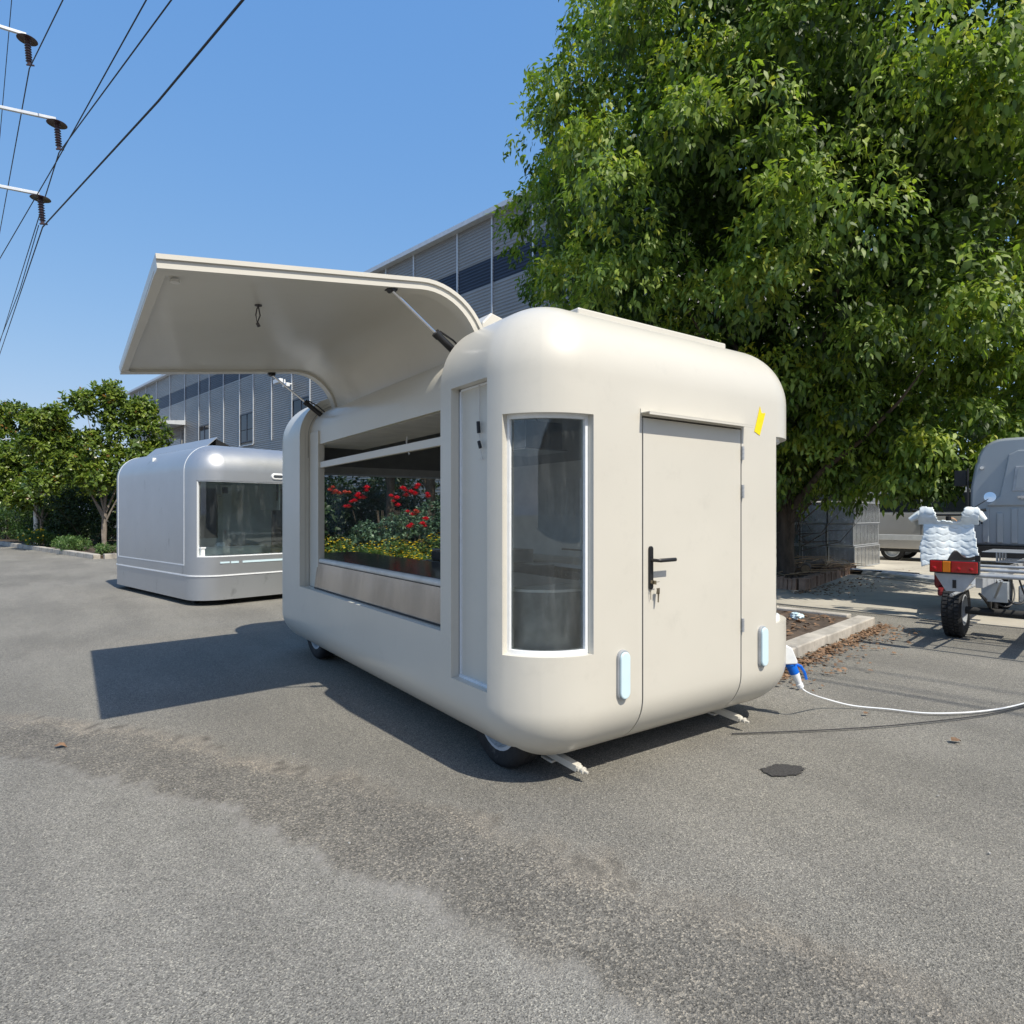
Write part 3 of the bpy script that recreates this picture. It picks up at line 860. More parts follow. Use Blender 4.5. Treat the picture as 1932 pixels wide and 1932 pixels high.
    for (x, y) in ((2.10, 2.56), (3.46, 2.56)):
        d = Vector((.16, -.98, -.12)).normalized()
        p0 = Vector((x, y + .16, .105)); p1 = p0 + d * .26
        e2 = MB()
        Mr = Matrix.Rotation(math.atan2(-.16, .98) + 0.32, 3, 'Z') @ rot('X', 8)
        e2.box((p0 + p1) / 2, (.042, .27, .035), Mr)
        ax = (Mr @ Vector((0, -1, 0)))
        e = (p0 + p1) / 2 + ax * .13
        e2.lathe([(.001, 0), (.021, .0), (.021, .018), (.014, .02), (.014, .032), (.019, .033), (.019, .045), (.008, .046), (.008, .068), (.001, .068)], e, ax, 12)
        e2.box((p0 + p1) / 2 - ax * .06 + Vector((-.01, 0, -.028)), (.05, .08, .012), Mr)
        e2.build('corner_leg', M['cream'], T, bevel=.002)
    # wire at the slot
    w = MB().tube([(X0 + .05, 2.80, 2.06), (X0 + .052, 2.80, 1.86)], .0025, 6)
    w.tube([(X0 + .05, 2.80, 1.80), (X0 + .05, 2.785, 1.74), (X0 + .045, 2.775, 1.70), (X0 + .05, 2.765, 1.665), (X0 + .05, 2.79, 1.67)], .0025, 6)
    w.build('slot_wire', M['cream_in'], T, smooth=True)
    MB().tube([(X0 + .045, 2.802, 1.865), (X0 + .045, 2.795, 1.805)], .010, 8).tube([(X0 + .042, 2.79, 1.76), (X0 + .042, 2.775, 1.725)], .009, 8).build('connector', M['black'], T, smooth=True)

    # ---- the raised hatch lid
    def lid(d):
        """profile of the lid at depth d below its outer skin"""
        sl = math.atan2(.175, 1.33)
        c = Vector((1.645, 2.300)); r = .40
        pts = []
        tip = Vector((.300, 2.525))
        st = c + Vector((-math.sin(sl), math.cos(sl))) * r
        nrm = Vector((math.sin(sl), -math.cos(sl)))
        for k in range(8):
            p = tip.lerp(st, k / 8); pts.append(p + nrm * d)
        for k in range(0, 15):
            a = rad(90) + sl - (rad(88) + sl) * k / 14
            pts.append(c + Vector((math.cos(a), math.sin(a))) * (r - d))
        pts.append(pts[-1] + Vector((.004, -.10)))
        return pts
    LY0, LY1 = 3.155, 5.765

    def strip(d0, d1, ya, yb, name, m, k0=0, k1=None, par=None):
        a = lid(d0)[k0:k1]; b = lid(d1)[k0:k1]
        poly = a + b[::-1]
        n1 = len(a); vs = [(p.x, ya, p.y) for p in a] + [(p.x, ya, p.y) for p in b] + [(p.x, yb, p.y) for p in a] + [(p.x, yb, p.y) for p in b]
        fs = [(0, n1, 3 * n1, 2 * n1), (n1 - 1, 3 * n1 - 1, 4 * n1 - 1, 2 * n1 - 1)]
        for i in range(n1 - 1):
            fs += [(i, i + 1, n1 + i + 1, n1 + i), (2 * n1 + i, 3 * n1 + i, 3 * n1 + i + 1, 2 * n1 + i + 1), (i, 2 * n1 + i, 2 * n1 + i + 1, i + 1), (n1 + i, n1 + i + 1, 3 * n1 + i + 1, 3 * n1 + i)]
        return MB().add(vs, fs).build(name, m, par or T, smooth=True, angle=40)
    lidp = strip(0, .022, LY0, LY1, 'hatch_lid', M['cream'])
    strip(.0225, .060, LY0 + .012, LY0 + .105, 'lid_rim', M['cream'], par=lidp)
    strip(.0225, .060, LY1 - .105, LY1 - .012, 'lid_rim', M['cream'], par=lidp)
    tp = lid(.0225)[0]
    MB().span((tp.x + .004, LY0 + .106, tp.y - .032), (tp.x + .05, LY1 - .106, tp.y + .001)).build('lid_rim', M['cream'], lidp, bevel=.002)
    strip(.0225, .040, LY0 + .106, LY1 - .106, 'lid_lining', M['cream'], par=lidp)
    MB().tube([(2.06, LY0, 2.30), (2.06, LY1, 2.30)], .018, 8).span((2.03, 3.9, 2.27), (2.06, 4.0, 2.32)).span((2.03, 5.0, 2.27), (2.06, 5.1, 2.32)).build('hinge_bar', M['black'], T, smooth=True)
    MB().lathe([(.001, 0), (.022, 0), (.022, .012), (.001, .012)], (.40, LY0 + .2, 2.488), (0, 0, -1), 14).build('bump_stop', M['cream_in'], lidp, smooth=True)
    MB().lathe([(.001, 0), (.022, 0), (.022, .012), (.001, .012)], (.345, LY1 - .16, 2.478), (0, 0, -1), 14).build('bump_stop', M['cream_in'], lidp, smooth=True)
    lw = MB().tube([(.86, 3.72, 2.555), (.87, 3.72, 2.50), (.85, 3.70, 2.45), (.84, 3.69, 2.49), (.85, 3.71, 2.53), (.86, 3.72, 2.55)], .0035, 6)
    lw.lathe([(.001, 0), (.02, 0), (.02, .004), (.001, .004)], (.86, 3.72, 2.553), (0, 0, 1), 10)
    lw.tube([(.85, 3.70, 2.45), (.86, 3.70, 2.43)], .009, 6)
    lw.build('light_wire', M['grey_cloth'], lidp, smooth=True)
    MB().tube([(1.99, LY0 + .03, 2.47), (2.0, LY0 + .03, 2.40), (2.01, LY0 + .03, 2.33)], [.012, .009, .012], 8).build('latch', M['black'], lidp, smooth=True)
    # two lift struts
    for y in (LY0 + .055, LY1 - .055):
        A = Vector((1.437, y, 2.615)); B = Vector((1.98, y, 2.23))
        if y > 4: A = Vector((1.43, y, 2.60)); B = Vector((2.0, y, 2.19))
        Mid = A.lerp(B, .50)
        r = MB().tube([A, Mid], .0085, 8).build('lift_strut', M['chrome'], T, smooth=True)
        MB().tube([Mid, Mid + (B - Mid) * .1, Mid + (B - Mid) * .101, B], [.026, .026, .022, .022], 12).tube([Mid + Vector((.03, -.005, .01)), Mid.lerp(B, .3) + Vector((.035, -.005, .03)), B + Vector((.03, 0, .03))], .006, 6).build('strut_body', M['black'], r, smooth=True)
        MB().box(A + Vector((0, 0, .012)), (.06, .05, .04)).lathe([(.001, -.03), (.016, -.03), (.016, .03), (.001, .03)], A, (0, 1, 0), 10).build('strut_bracket', M['black'], r, bevel=.004)
    # power inlet on the right front corner
    ang = rad(-41); n2 = Vector((math.cos(ang), math.sin(ang), 0)); c2 = Vector((X1 - .4, Y0 + .4, 0)) + n2 * .395
    Mz = Matrix.Rotation(ang, 3, 'Z')
    il = MB()
    pr = [(-.005, -.055), (-.005, .06), (.012, .072), (.05, .055), (.085, -.03), (.085, -.05)]
    il.prism(pr, lambda u, v: c2 + n2 * u + Vector((0, 0, .425 + v)) + Mz @ Vector((0, -.045, 0)), lambda u, v: c2 + n2 * u + Vector((0, 0, .425 + v)) + Mz @ Vector((0, .045, 0)))
    il.build('power_inlet', M['white'], T, bevel=.006)
    return c2, n2


c2, n2 = cream_trailer()
# plug (its own thing) and cord
pl = empty('power_plug', c2 + n2 * .05 + Vector((0, 0, .372)), 0, 'blue and white power plug with a long white cord at the cream trailer corner', 'plug')
ax = Vector((n2.x * .42, n2.y * .42, -1)).normalized()
MB().lathe([(.001, -.01), (.040, -.01), (.040, .012), (.034, .016), (.032, .075), (.001, .075)], (0, 0, 0), ax, 20).build('collar', M['blue'], pl, smooth=True)
MB().lathe([(.001, .076), (.031, .076), (.024, .125), (.019, .15), (.024, .152), (.022, .178), (.001, .178)], (0, 0, 0), ax, 18).build('grip', M['white'], pl, smooth=True)
sd = Vector((.82, -.57, 0))
MB().tube([sd * .036 + ax * .01, sd * .062 + ax * .025, sd * .07 + ax * .07, sd * .062 + ax * .12], [.010, .011, .010, .009], 8).build('flap', M['blue'], pl, smooth=True)
P0 = pl.location + ax * .178


def bez(pts, n=40):
    out = []
    for i in range(n + 1):
        t = i / n
        ps = [Vector(p) for p in pts]
        while len(ps) > 1: ps = [a.lerp(b, t) for a, b in zip(ps, ps[1:])]
        out.append(ps[0])
    return out


def catmull(P, n=10):
    P = [Vector(p) for p in P]; P = [P[0] * 2 - P[1]] + P + [P[-1] * 2 - P[-2]]
    out = []
    for a, b, c, d in zip(P, P[1:], P[2:], P[3:]):
        for k in range(n):
            t = k / n
            out.append(.5 * ((2 * b) + (c - a) * t + (2 * a - 5 * b + 4 * c - d) * t * t + (3 * b - a - 3 * c + d) * t ** 3))
    return out + [P[-2]]


MB().tube([q - pl.location for q in catmull([P0, P0 + Vector((.05, -.03, -.04)), (4.36, 2.36, .075), (4.55, 2.27, .018), (4.70, 2.10, .010), (4.83, 1.90, .010), (5.16, 1.71, .012), (5.64, 1.60, .012), (6.4, 1.55, .012), (7.2, 1.2, .012)])], .0052, 8).build('cord', M['white'], pl, smooth=True)
tag(MB().tube(catmull([(3.38, 2.43, .008), (3.8, 2.20, .008), (4.2, 2.0, .008), (4.62, 1.83, .008), (5.1, 1.67, .008), (5.6, 1.575, .008), (6.3, 1.50, .008), (7.0, 1.0, .008)]), .0045, 6).build('black_cable', M['wire'], smooth=True), 'thin black cable lying on the asphalt below the white cord', 'cable')
tp = MB()
tw = [(-.03, -.085), (.03, -.085), (.036, .07), (.0, .052), (-.03, .085)]
Mt = rot('Y', 20)
q0 = Vector((3.475, Y0 - .0015, 1.955))
tp.prism(tw, lambda u, v: q0 + Mt @ Vector((u, 0, v)), lambda u, v: q0 + Mt @ Vector((u, -.0012, v)))
tag(tp.build('tape_strip', M['yellow']), 'torn piece of yellow tape stuck beside the top of the trailer door', 'tape')


# ------------------------------------------------------------------ the silver trailer
def silver_trailer():
    T = empty('food_trailer', (1.50, 10.2, 0), rad(13), 'closed silver food trailer with a wide wrapping end window, behind the cream one', 'food trailer')
    W, L, Zb, Zt = 2.25, 4.0, .46, 2.45
    R = .42
    sh = Shell((0, 0, Zb), (W, L, Zt), R, 0.0, X=[.95, 1.0, W - .12], Y=[.14, .12, .10, .47, .488, 3.539, 3.557], Z=[.735, .75, 1.87, 1.885, .60, .616], nseg=8, flat=.3)

    def win(f, x, y, z, m=0.0):
        if .735 + m < z < 1.885 - m:
            return f == '-y' or (f in ('-x', '+x') and y < .14 - m) or (f == '+x' and .8 < y < 3.4)  # far side window is unseen, added to let daylight into the interior
        return False

    def cls(f, x, y, z):
        if win(f, x, y, z): return None
        if f == '-z': return None
        y0, y1, z0 = .47, 3.557, .60
        ins = (f == '-x' and z > z0) or (f == '+z' and x < .95)
        if ins and y0 < y < y1:
            if y < .488 or y > 3.539 or (f == '-x' and z < .616): return 'seam'
            return 'hatch'
        return 'body'
    P = sh.parts(cls)
    sh.emit(P['body'], 'body_shell', M['silver'], T, .04)
    sh.emit(P['hatch'], 'side_hatch', M['silver'], T, .03)
    sm = sh.parts(lambda f, x, y, z: 'seam' if cls(f, x, y, z) == 'seam' else None, -.003)
    sh.emit(sm['seam'], 'hatch_seal', M['white'], T, .01)
    Ln = sh.parts(lambda f, x, y, z: None if win(f, x, y, z) else 'l', .06)
    sh.emit(Ln['l'], 'wall_lining', M['silver_in'], T, .005)
    G = sh.parts(lambda f, x, y, z: 'g' if win(f, x, y, z) else None, .045)
    sh.emit(G['g'], 'window_glass', M['glass_s'], T, .006)
    F = sh.parts(lambda f, x, y, z: 'g' if win(f, x, y, z) and not win(f, x, y, z, .014) else None, .01)
    sh.emit(F['g'], 'window_frame', M['white'], T, .04)
    sk = Shell((0.004, 0.004, .085), (W - .004, L - .004, 1.2), R, 0.0, Z=[.44], nseg=8, flat=.5)
    K = sk.parts(lambda f, x, y, z: 'k' if f in ('-x', '+x', '-y', '+y') and z < .44 else None, 0.0)
    sk.emit(K['k'], 'skirt', M['silver'], T, .02)
    tr = Shell((-.006, -.006, .30), (W + .006, L + .006, 1.4), R, 0.0, Z=[.442, .462], nseg=8, flat=.5)
    K = tr.parts(lambda f, x, y, z: 'k' if f in ('-x', '+x', '-y', '+y') and .442 < z < .462 else None, 0.0)
    tr.emit(K['k'], 'trim_strip', M['white'], T, .02)
    MB().span((.3, .3, .38), (W - .3, L - .3, .42)).build('floor', M['silver_in'], T)
    # light bars under the window
    MB().span((.50, -.008, .63), (.62, .002, .66)).build('light_bar', M['led'], T)
    MB().span((.34, -.006, .635), (.48, .035, .66)).build('light_bar', M['led'], T)
    MB().span((.68, -.008, .63), (2.0, .002, .66)).build('light_bar', M['led'], T)
    n = 8
    cap = lambda w, h: [(h + w * math.cos(math.pi * (k / n - .5)), w * math.sin(math.pi * (k / n - .5))) for k in range(n + 1)] + [(-h - w * math.cos(math.pi * (k / n - .5)), -w * math.sin(math.pi * (k / n - .5))) for k in range(n + 1)]
    la = MB().prism(cap(.05, .055), lambda u, v: (1.25 + u, -.02, 1.985 + v), lambda u, v: (1.25 + u, .02, 1.985 + v)).build('clearance_light', M['white'], T, bevel=.01)
    MB().prism(cap(.022, .055), lambda u, v: (1.25 + u, -.024, 1.985 + v), lambda u, v: (1.25 + u, -.015, 1.985 + v)).build('lens', M['steel'], la)
    # raised roof flap
    fp = [(.42, Zt + .005), (.30, Zt + .02), (.38, Zt + .135), (.55, Zt + .16), (.75, Zt + .04), (.75, Zt + .01)]
    MB().add([(.40, .62, Zt + .0), (.40, 3.3, Zt + .0), (.56, 3.3, Zt + .15), (.56, .62, Zt + .15)], [(0, 1, 2, 3)]).build('roof_flap', M['silver'], T, solid=.012)
    MB().prism([(.57, Zt), (.57, Zt + .14), (.85, Zt + .02), (.85, Zt)], lambda u, v: (u, .70, v), lambda u, v: (u, 3.2, v)).build('flap_support', M['black'], T)
    MB().span((.9, .9, Zt - .01), (2.0, 2.2, Zt + .045)).build('roof_vent', M['trim'], T, bevel=.01)
    # furniture seen through the glass
    cb = MB().span((.12, .14, .45), (1.05, .6, .86)).build('counter', M['silver_in'], T)
    MB().span((.11, .13, .862), (1.08, .62, .885)).build('worktop', M['white'], cb)
    cl = MB(); cl.lathe([(.001, .0), (.09, .0), (.08, .03), (.05, .055), (.001, .06)], (.48, .3, .886), (0, 0, 1), 9); cl.build('folded_cloth', M['white'], cb)
    # inner partition with a door and a serving opening, behind the counter
    pt = MB().span((.07, 2.0, .43), (.75, 2.03, 2.33)).span((.75, 2.0, .43), (1.15, 2.03, .95)).span((.75, 2.0, 1.85), (1.15, 2.03, 2.33)).span((1.15, 2.0, .43), (2.17, 2.03, 2.33)).build('partition', M['silver_in'], T)
    dr = MB().span((.16, 1.975, .45), (.56, 1.999, 1.90)).build('inner_door', M['silver_in'], T, bevel=.004)
    MB().span((.51, 1.96, 1.08), (.535, 1.975, 1.3)).span((.43, 1.93, 1.2), (.525, 1.945, 1.22)).build('handle', M['black'], dr)
    MB().span((1.12, 1.8, 1.72), (1.32, 1.998, 1.9)).build('air_outlet', M['white'], T, bevel=.01)
    MB().span((1.14, 1.795, 1.75), (1.24, 1.80, 1.87)).build('outlet_grille', M['black'], T)
    MB().span((.68, 1.985, 1.32), (.70, 1.999, 1.45)).span((.68, 1.985, 1.32), (.76, 1.999, 1.335)).build('pipe_bracket', M['black'], T)
    rp = MB().span((1.75, .9, 1.45), (1.77, 1.6, 1.95)).build('cupboard_door', M['silver_in'], T)
    MB().tube([(1.72, .92, 1.9), (1.72, .92, 1.62)], .012, 8).build('gas_strut', M['black'], T)
    for (x, y, r) in ((.20, .55, .13), (.20, 3.45, .13), (.62, .30, .085), (W - .2, .55, .13), (W - .2, 3.45, .13)):
        wheel(T, (x, y, r), (-1, 0, 0), r, .09, r * .55, M['under'])
    MB().span((.14, .2, .16), (.30, 3.8, .3)).span((W - .3, .2, .16), (W - .14, 3.8, .3)).build('chassis', M['under'], T)


silver_trailer()


# ------------------------------------------------------------------ warehouse
def warehouse():
    D = 16.0
    T = empty('warehouse', S(D, 10), PSI, 'long grey warehouse clad in corrugated sheet with a dark band, behind the trailers', 'building')
    # local frame: x = away from the road (a), y = b - 10
    J = [10, 12.5, 15, 17.1, 19.1, 22, 24.1, 26.1, 28.7, 31.3, 33.4, 36, 38.6, 40.7, 43.4, 46, 48.1, 51.1, 54.6, 58.1, 61.1, 63.3, 66.4]
    WIN = {(17.1, 19.1), (24.1, 26.1), (31.3, 33.4), (38.6, 40.7), (46, 48.1)}
    ZB, ZT = 5.70, 12.45
    LO_, HI_ = 5.9, 7.7

    def sheet(name, z0, z1):
        mb = MB(); p = .125; z = z0; prof = []
        while z < z1 - 1e-4:
            for dz, dx in ((0, 0), (.050, 0), (.056, -.024), (.080, -.024)):
                if z + dz < z1: prof.append((dx, z + dz))
            z += p
        prof.append((0, z1))
        n = len(prof)
        vs = [(x, 0, z) for x, z in prof] + [(x, 1, z) for x, z in prof]
        mb.add(vs, [(i, i + 1, n + i + 1, n + i) for i in range(n - 1)])
        me = bpy.data.meshes.new(name); me.from_pydata(mb.v, [], mb.f)
        return me
    hi = sheet('cladding_upper', 10.95, ZT); mid = sheet('cladding_middle', HI_, 10.0); low = sheet('cladding_lower', ZB, HI_); band = sheet('cladding_band', 10.0, 10.95)
    base = sheet('cladding_base', .6, ZB)
    for m_, k in ((hi, 'corr'), (mid, 'corr'), (low, 'corr'), (band, 'corr_dark'), (base, 'corr')): m_.materials.append(M[k])
    strip = MB().span((-.06, -.035, ZB), (-.002, .035, ZT)).build('joint_strip', M['trim'], T)
    first = True
    for y0, y1 in zip(J, J[1:]):
        items = [hi, mid, band]
        if (y0, y1) not in WIN: items.append(low)
        if not 50 < y0 < 58: items.append(base)
        elif False: pass
        for me in items:
            o = bpy.data.objects.new('cladding_panel', me); COL.objects.link(o); o.parent = T
            o.location = (0, y0 - 10, 0); o.scale = (1, y1 - y0, 1)
        o = strip if first else strip.copy()
        if not first: COL.objects.link(o)
        o.location = (0, y0 - 10, 0); first = False
        if (y0, y1) in WIN:
            fr = MB()
            w = y1 - y0
            for zz in (LO_, HI_ - .06): fr.span((-.03, y0 - 10 + .05, zz), (.05, y1 - 10 - .05, zz + .06))
            fr.span((-.03, y0 - 10 + .05, LO_ + .065), (.05, y0 - 10 + .10, HI_ - .065)).span((-.03, y1 - 10 - .10, LO_ + .065), (.05, y1 - 10 - .05, HI_ - .065))
            fr.span((-.025, y0 - 10 + w / 2 - .03, LO_ + .065), (.045, y0 - 10 + w / 2 + .03, HI_ - .065))
            fo = fr.build('window', M['corr_dark'], T)
            for (a, b) in ((y0 - 10 + .10, y0 - 10 + w / 2 - .03), (y0 - 10 + w / 2 + .03, y1 - 10 - .10)):
                for (c, d) in ((LO_ + .065, LO_ + .75), (LO_ + .79, HI_ - .065)):
                    MB().span((.005, a, c), (.015, b, d)).build('pane', M['glass_dark'], fo)
            MB().span((-.10, y0 - 10, ZB - .06), (0.02, y1 - 10, ZB + .0)).build('window_sill', M['trim'], T)
    MB().span((.06, 0, 0), (30, 56.4, 12.3)).build('wall', M['masonry'], T)
    MB().span((-.30, -.3, ZT + .002), (30.3, 56.7, ZT + .18)).build('roof_edge', M['trim'], T)
    MB().span((-.05, 0, .002), (.05, 56.4, .6)).build('base_wall', M['masonry'], T)
    # loading door and its canopy
    rd = empty('loading_door'); rd.parent = T; rd.location = (0, 42, 0)
    sl = MB().span((-.04, 0, 0), (.0, 5.0, .085)).build('slat', M['trim'], rd)
    sl.location = (0, 0, .05)
    for i in range(1, 62):
        o = sl.copy(); COL.objects.link(o); o.location = (0, 0, .05 + i * .115)
    MB().span((-.08, -.3, 0), (.03, -.02, 7.4)).span((-.08, 5.02, 0), (.03, 5.3, 7.4)).span((-.08, -.3, 7.4), (.03, 5.3, 7.75)).build('door_frame', M['masonry'], rd)
    MB().prism([(-1.9, 8.25), (-.05, 8.45), (-.05, 8.1), (-1.9, 8.05)], lambda u, v: (u, 40.9, v), lambda u, v: (u, 48.2, v)).build('canopy', M['trim'], T)
    # a camera on a bracket
    MB().tube([(-.02, 23.4, 8.6), (-.5, 23.4, 8.6)], .05, 8).tube([(-.45, 23.4, 8.35), (-.45, 23.4, 8.8)], .05, 8).box((-.6, 23.9, 8.75), (.22, .8, .22)).box((-.6, 22.9, 8.4), (.2, .5, .2)).build('security_camera', M['white'], T, bevel=.02)


warehouse()


# ------------------------------------------------------------------ foliage
RNG = np.random.default_rng(11)


def unit(v):
    return v / np.maximum(np.linalg.norm(v, axis=-1, keepdims=True), 1e-9)


def leaf_mesh(name, base, dirs, up, L, W, tint, fold=0.25, droop=0.15):
    """base,dirs,up: (N,3); L,W,tint: (N,). Six-point pointed leaf of 4 triangles, bent down towards its tip."""
    d = unit(dirs); u = unit(up - d * np.sum(up * d, -1, keepdims=True)); s = np.cross(d, u)
    L = L[:, None]; W = W[:, None]
    c1 = base + d * L * .30 + u * W * fold * .6
    c2 = base + d * L * .66 + u * W * fold * .3
    tip = base + d * L - u * W * fold * 1.6
    dz = np.array([[0, 0, -1.0]]) * L * droop
    tw = u * W * .30
    co = np.stack([base, c1 + s * W + dz * .1 - tw, c1 - s * W + dz * .1 + tw, c2 + s * W * .80 + dz * .45, c2 - s * W * .80 + dz * .45 + tw, tip + dz], 1).reshape(-1, 3)
    n = len(base); o = (np.arange(n) * 6)[:, None]
    f = np.concatenate([o + [0, 2, 1], o + [1, 2, 4], o + [1, 4, 3], o + [3, 4, 5]], 1).reshape(-1, 3)
    me = fast_mesh(name, co, f)
    at = me.attributes.new('tint', 'FLOAT', 'POINT')
    at.data.foreach_set('value', np.repeat(np.clip(tint, 0, 1), 6).astype(np.float32))
    return me


def clump_points(C, R, n, upbias=.25, squash=.75):
    """n points on the outer shells of clumps C with radii R"""
    k = RNG.integers(0, len(C), n)
    v = unit(RNG.normal(size=(n, 3)) + np.array([0, 0, upbias]))
    r = R[k] * (0.45 + 0.55 * RNG.random(n) ** .45)
    p = C[k] + v * r[:, None] * np.array([1, 1, squash])
    return p, v, k


def tufts(p, v, per, L, drop, spread, lumpy=.04, wfrac=.2, stiff=False):
    """per leaves from each twig end"""
    n = len(p)
    base = np.repeat(p, per, 0) + RNG.normal(size=(n * per, 3)) * lumpy
    vv = np.repeat(v, per, 0)
    dirs = unit(vv * .55 + RNG.normal(size=(n * per, 3)) * spread + np.array([0, 0, -drop]))
    if stiff: up = unit(vv + np.array([0, 0, .5]))
    else: up = unit(vv + np.array([0, 0, .7]) + RNG.normal(size=(n * per, 3)) * .35)
    LL = L * RNG.uniform(.65, 1.2, n * per)
    return base, dirs, up, LL, LL * wfrac * RNG.uniform(.85, 1.15, n * per)


def limbs(root, base, tops, r0, name='trunk', m='bark', seg=9, split=.35):
    mb = MB()
    base = Vector(base)
    for i, t in enumerate(tops):
        t = Vector(t)
        f = base.lerp(Vector((base.x + (t.x - base.x) * .03, base.y + (t.y - base.y) * .03, base.z + (t.z - base.z) * split)), 1)
        pts = [base, base.lerp(f, .5) + Vector((random.uniform(-.04, .04), random.uniform(-.04, .04), 0)), f]
        for k in (.3, .6, .85, 1):
            q = f.lerp(t, k) + Vector((random.uniform(-.12, .12), random.uniform(-.12, .12), random.uniform(-.05, .15))) * (1 - k * .5)
            pts.append(q)
        rr = r0 if i == 0 else r0 * .72
        mb.tube(pts, [rr * 1.25, rr, rr * .82, rr * .5, rr * .36, rr * .22, rr * .07], seg)
    return mb.build(name, M[m], root, smooth=True, angle=70)


# ---- the big drooping-leaved tree behind the trailer
def big_tree():
    bx, by = 11.35, 6.95
    T = empty('broadleaf_tree', (bx, by, 0), 0, 'huge dense green tree with drooping leaves in the brick edged bed', 'tree')
    # crown: clumps spread over a lobed ellipsoid
    c0 = np.array([0.1, 0.0, 6.7]); ax_ = np.array([5.1, 5.1, 6.1])
    n = 340
    i = np.arange(n) + .5
    ph = np.arccos(1 - 2 * i / n); th = np.pi * (1 + 5 ** .5) * i
    u = np.stack([np.cos(th) * np.sin(ph), np.sin(th) * np.sin(ph), np.cos(ph)], 1)
    u = unit(u + RNG.normal(size=(n, 3)) * .07)
    lob = .90 + .10 * np.sin(3.1 * th + 4 * ph) * np.sin(5 * ph) + RNG.normal(size=n) * .05
    C = c0 + u * ax_ * lob[:, None]
    def taper(P):
        k_ = np.clip(.60 + .40 * (P[:, 2] - 1.8) / 3.4, .55, 1.0)
        P[:, 0] = c0[0] + (P[:, 0] - c0[0]) * k_; P[:, 1] = c0[1] + (P[:, 1] - c0[1]) * k_
        return P
    C = taper(C)
    C = C[C[:, 2] > 1.75]
    C = np.concatenate([C, np.array([[-1.1, -2.5, 1.85], [-.85, -2.8, 1.78], [-.65, -3.1, 1.95], [-.5, -3.45, 2.15], [.1, -3.5, 2.6], [-1.2, -2.9, 2.3], [-.6, -3.3, 2.75], [.6, -3.6, 3.0], [1.2, -3.7, 2.7], [1.9, -3.5, 3.1], [2.6, -3.2, 2.8], [3.2, -2.8, 3.3], [1.0, -3.9, 3.7], [2.0, -3.9, 4.0], [3.1, -3.4, 4.1], [.1, -4.0, 3.6], [3.8, -2.6, 2.7], [4.2, -2.0, 3.6]])])
    R = RNG.uniform(.55, 1.1, len(C))
    R[-7:] = .55; R[-18:-7] = .45; R[-18:-11] = .38
    # inner mass tinted dark as painted crown shade; only small chinks show the far side
    ci = c0 + unit(RNG.normal(size=(230, 3))) * ax_ * RNG.uniform(.35, .80, (230, 1))
    ci = taper(ci[ci[:, 2] > 1.9])
    low_ = np.array([[math.cos(a_) * r_, math.sin(a_) * r_, z_] for a_, r_, z_ in zip(RNG.uniform(3.3, 6.2, 26), RNG.uniform(.7, 2.3, 26), RNG.uniform(1.95, 3.4, 26))])
    C = np.concatenate([C, low_]); R = np.concatenate([R, np.full(26, .5)])
    p, v, k = clump_points(C, R, 27000, .70, .68)
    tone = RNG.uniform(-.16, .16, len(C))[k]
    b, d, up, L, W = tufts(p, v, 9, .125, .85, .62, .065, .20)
    t = np.repeat(tone + RNG.uniform(.12, .66, len(p)) + .16 * v[:, 2], 9) + RNG.normal(size=len(b)) * .09  # clump tops get a lighter tint, painted light from above
    t[RNG.random(len(b)) < .004] = 1.0
    me = leaf_mesh('crown', b, d, up, L, W, t)
    link('crown', me, M['leaf'], T)
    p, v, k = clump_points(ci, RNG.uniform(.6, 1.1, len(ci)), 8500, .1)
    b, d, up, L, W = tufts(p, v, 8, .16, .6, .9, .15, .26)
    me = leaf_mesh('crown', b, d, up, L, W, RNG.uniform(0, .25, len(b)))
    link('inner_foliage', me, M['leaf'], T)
    tops = [(0.3, .2, 9.5), (2.6, 1.2, 7.5), (-2.5, 1.0, 7.0), (1.2, -2.6, 7.2), (-1.6, -2.4, 6.2), (3.2, -1.8, 5.0), (-3.4, -.3, 4.8), (.5, 3.2, 6.8), (-1.5, -3.0, 3.4)]
    limbs(T, (0, 0, 0), tops, .14, seg=9, split=.42)
    # thin bare twigs near the ground side of the crown
    mb = MB()
    for q in range(60):
        a = random.uniform(0, 6.28); r = random.uniform(.2, .7)
        p0 = Vector((math.cos(a) * .3, math.sin(a) * .3, random.uniform(.6, 1.9)))
        p1 = p0 + Vector((math.cos(a) * r, math.sin(a) * r, random.uniform(-.2, .9)))
        p2 = p1 + Vector((random.uniform(-.4, .4), random.uniform(-.4, .4), random.uniform(-.1, .5)))
        mb.tube([p0, p1, p2], [.012, .007, .003], 5)
    mb.build('twigs', M['bark'], T, smooth=True)['kind'] = 'stuff'


big_tree()


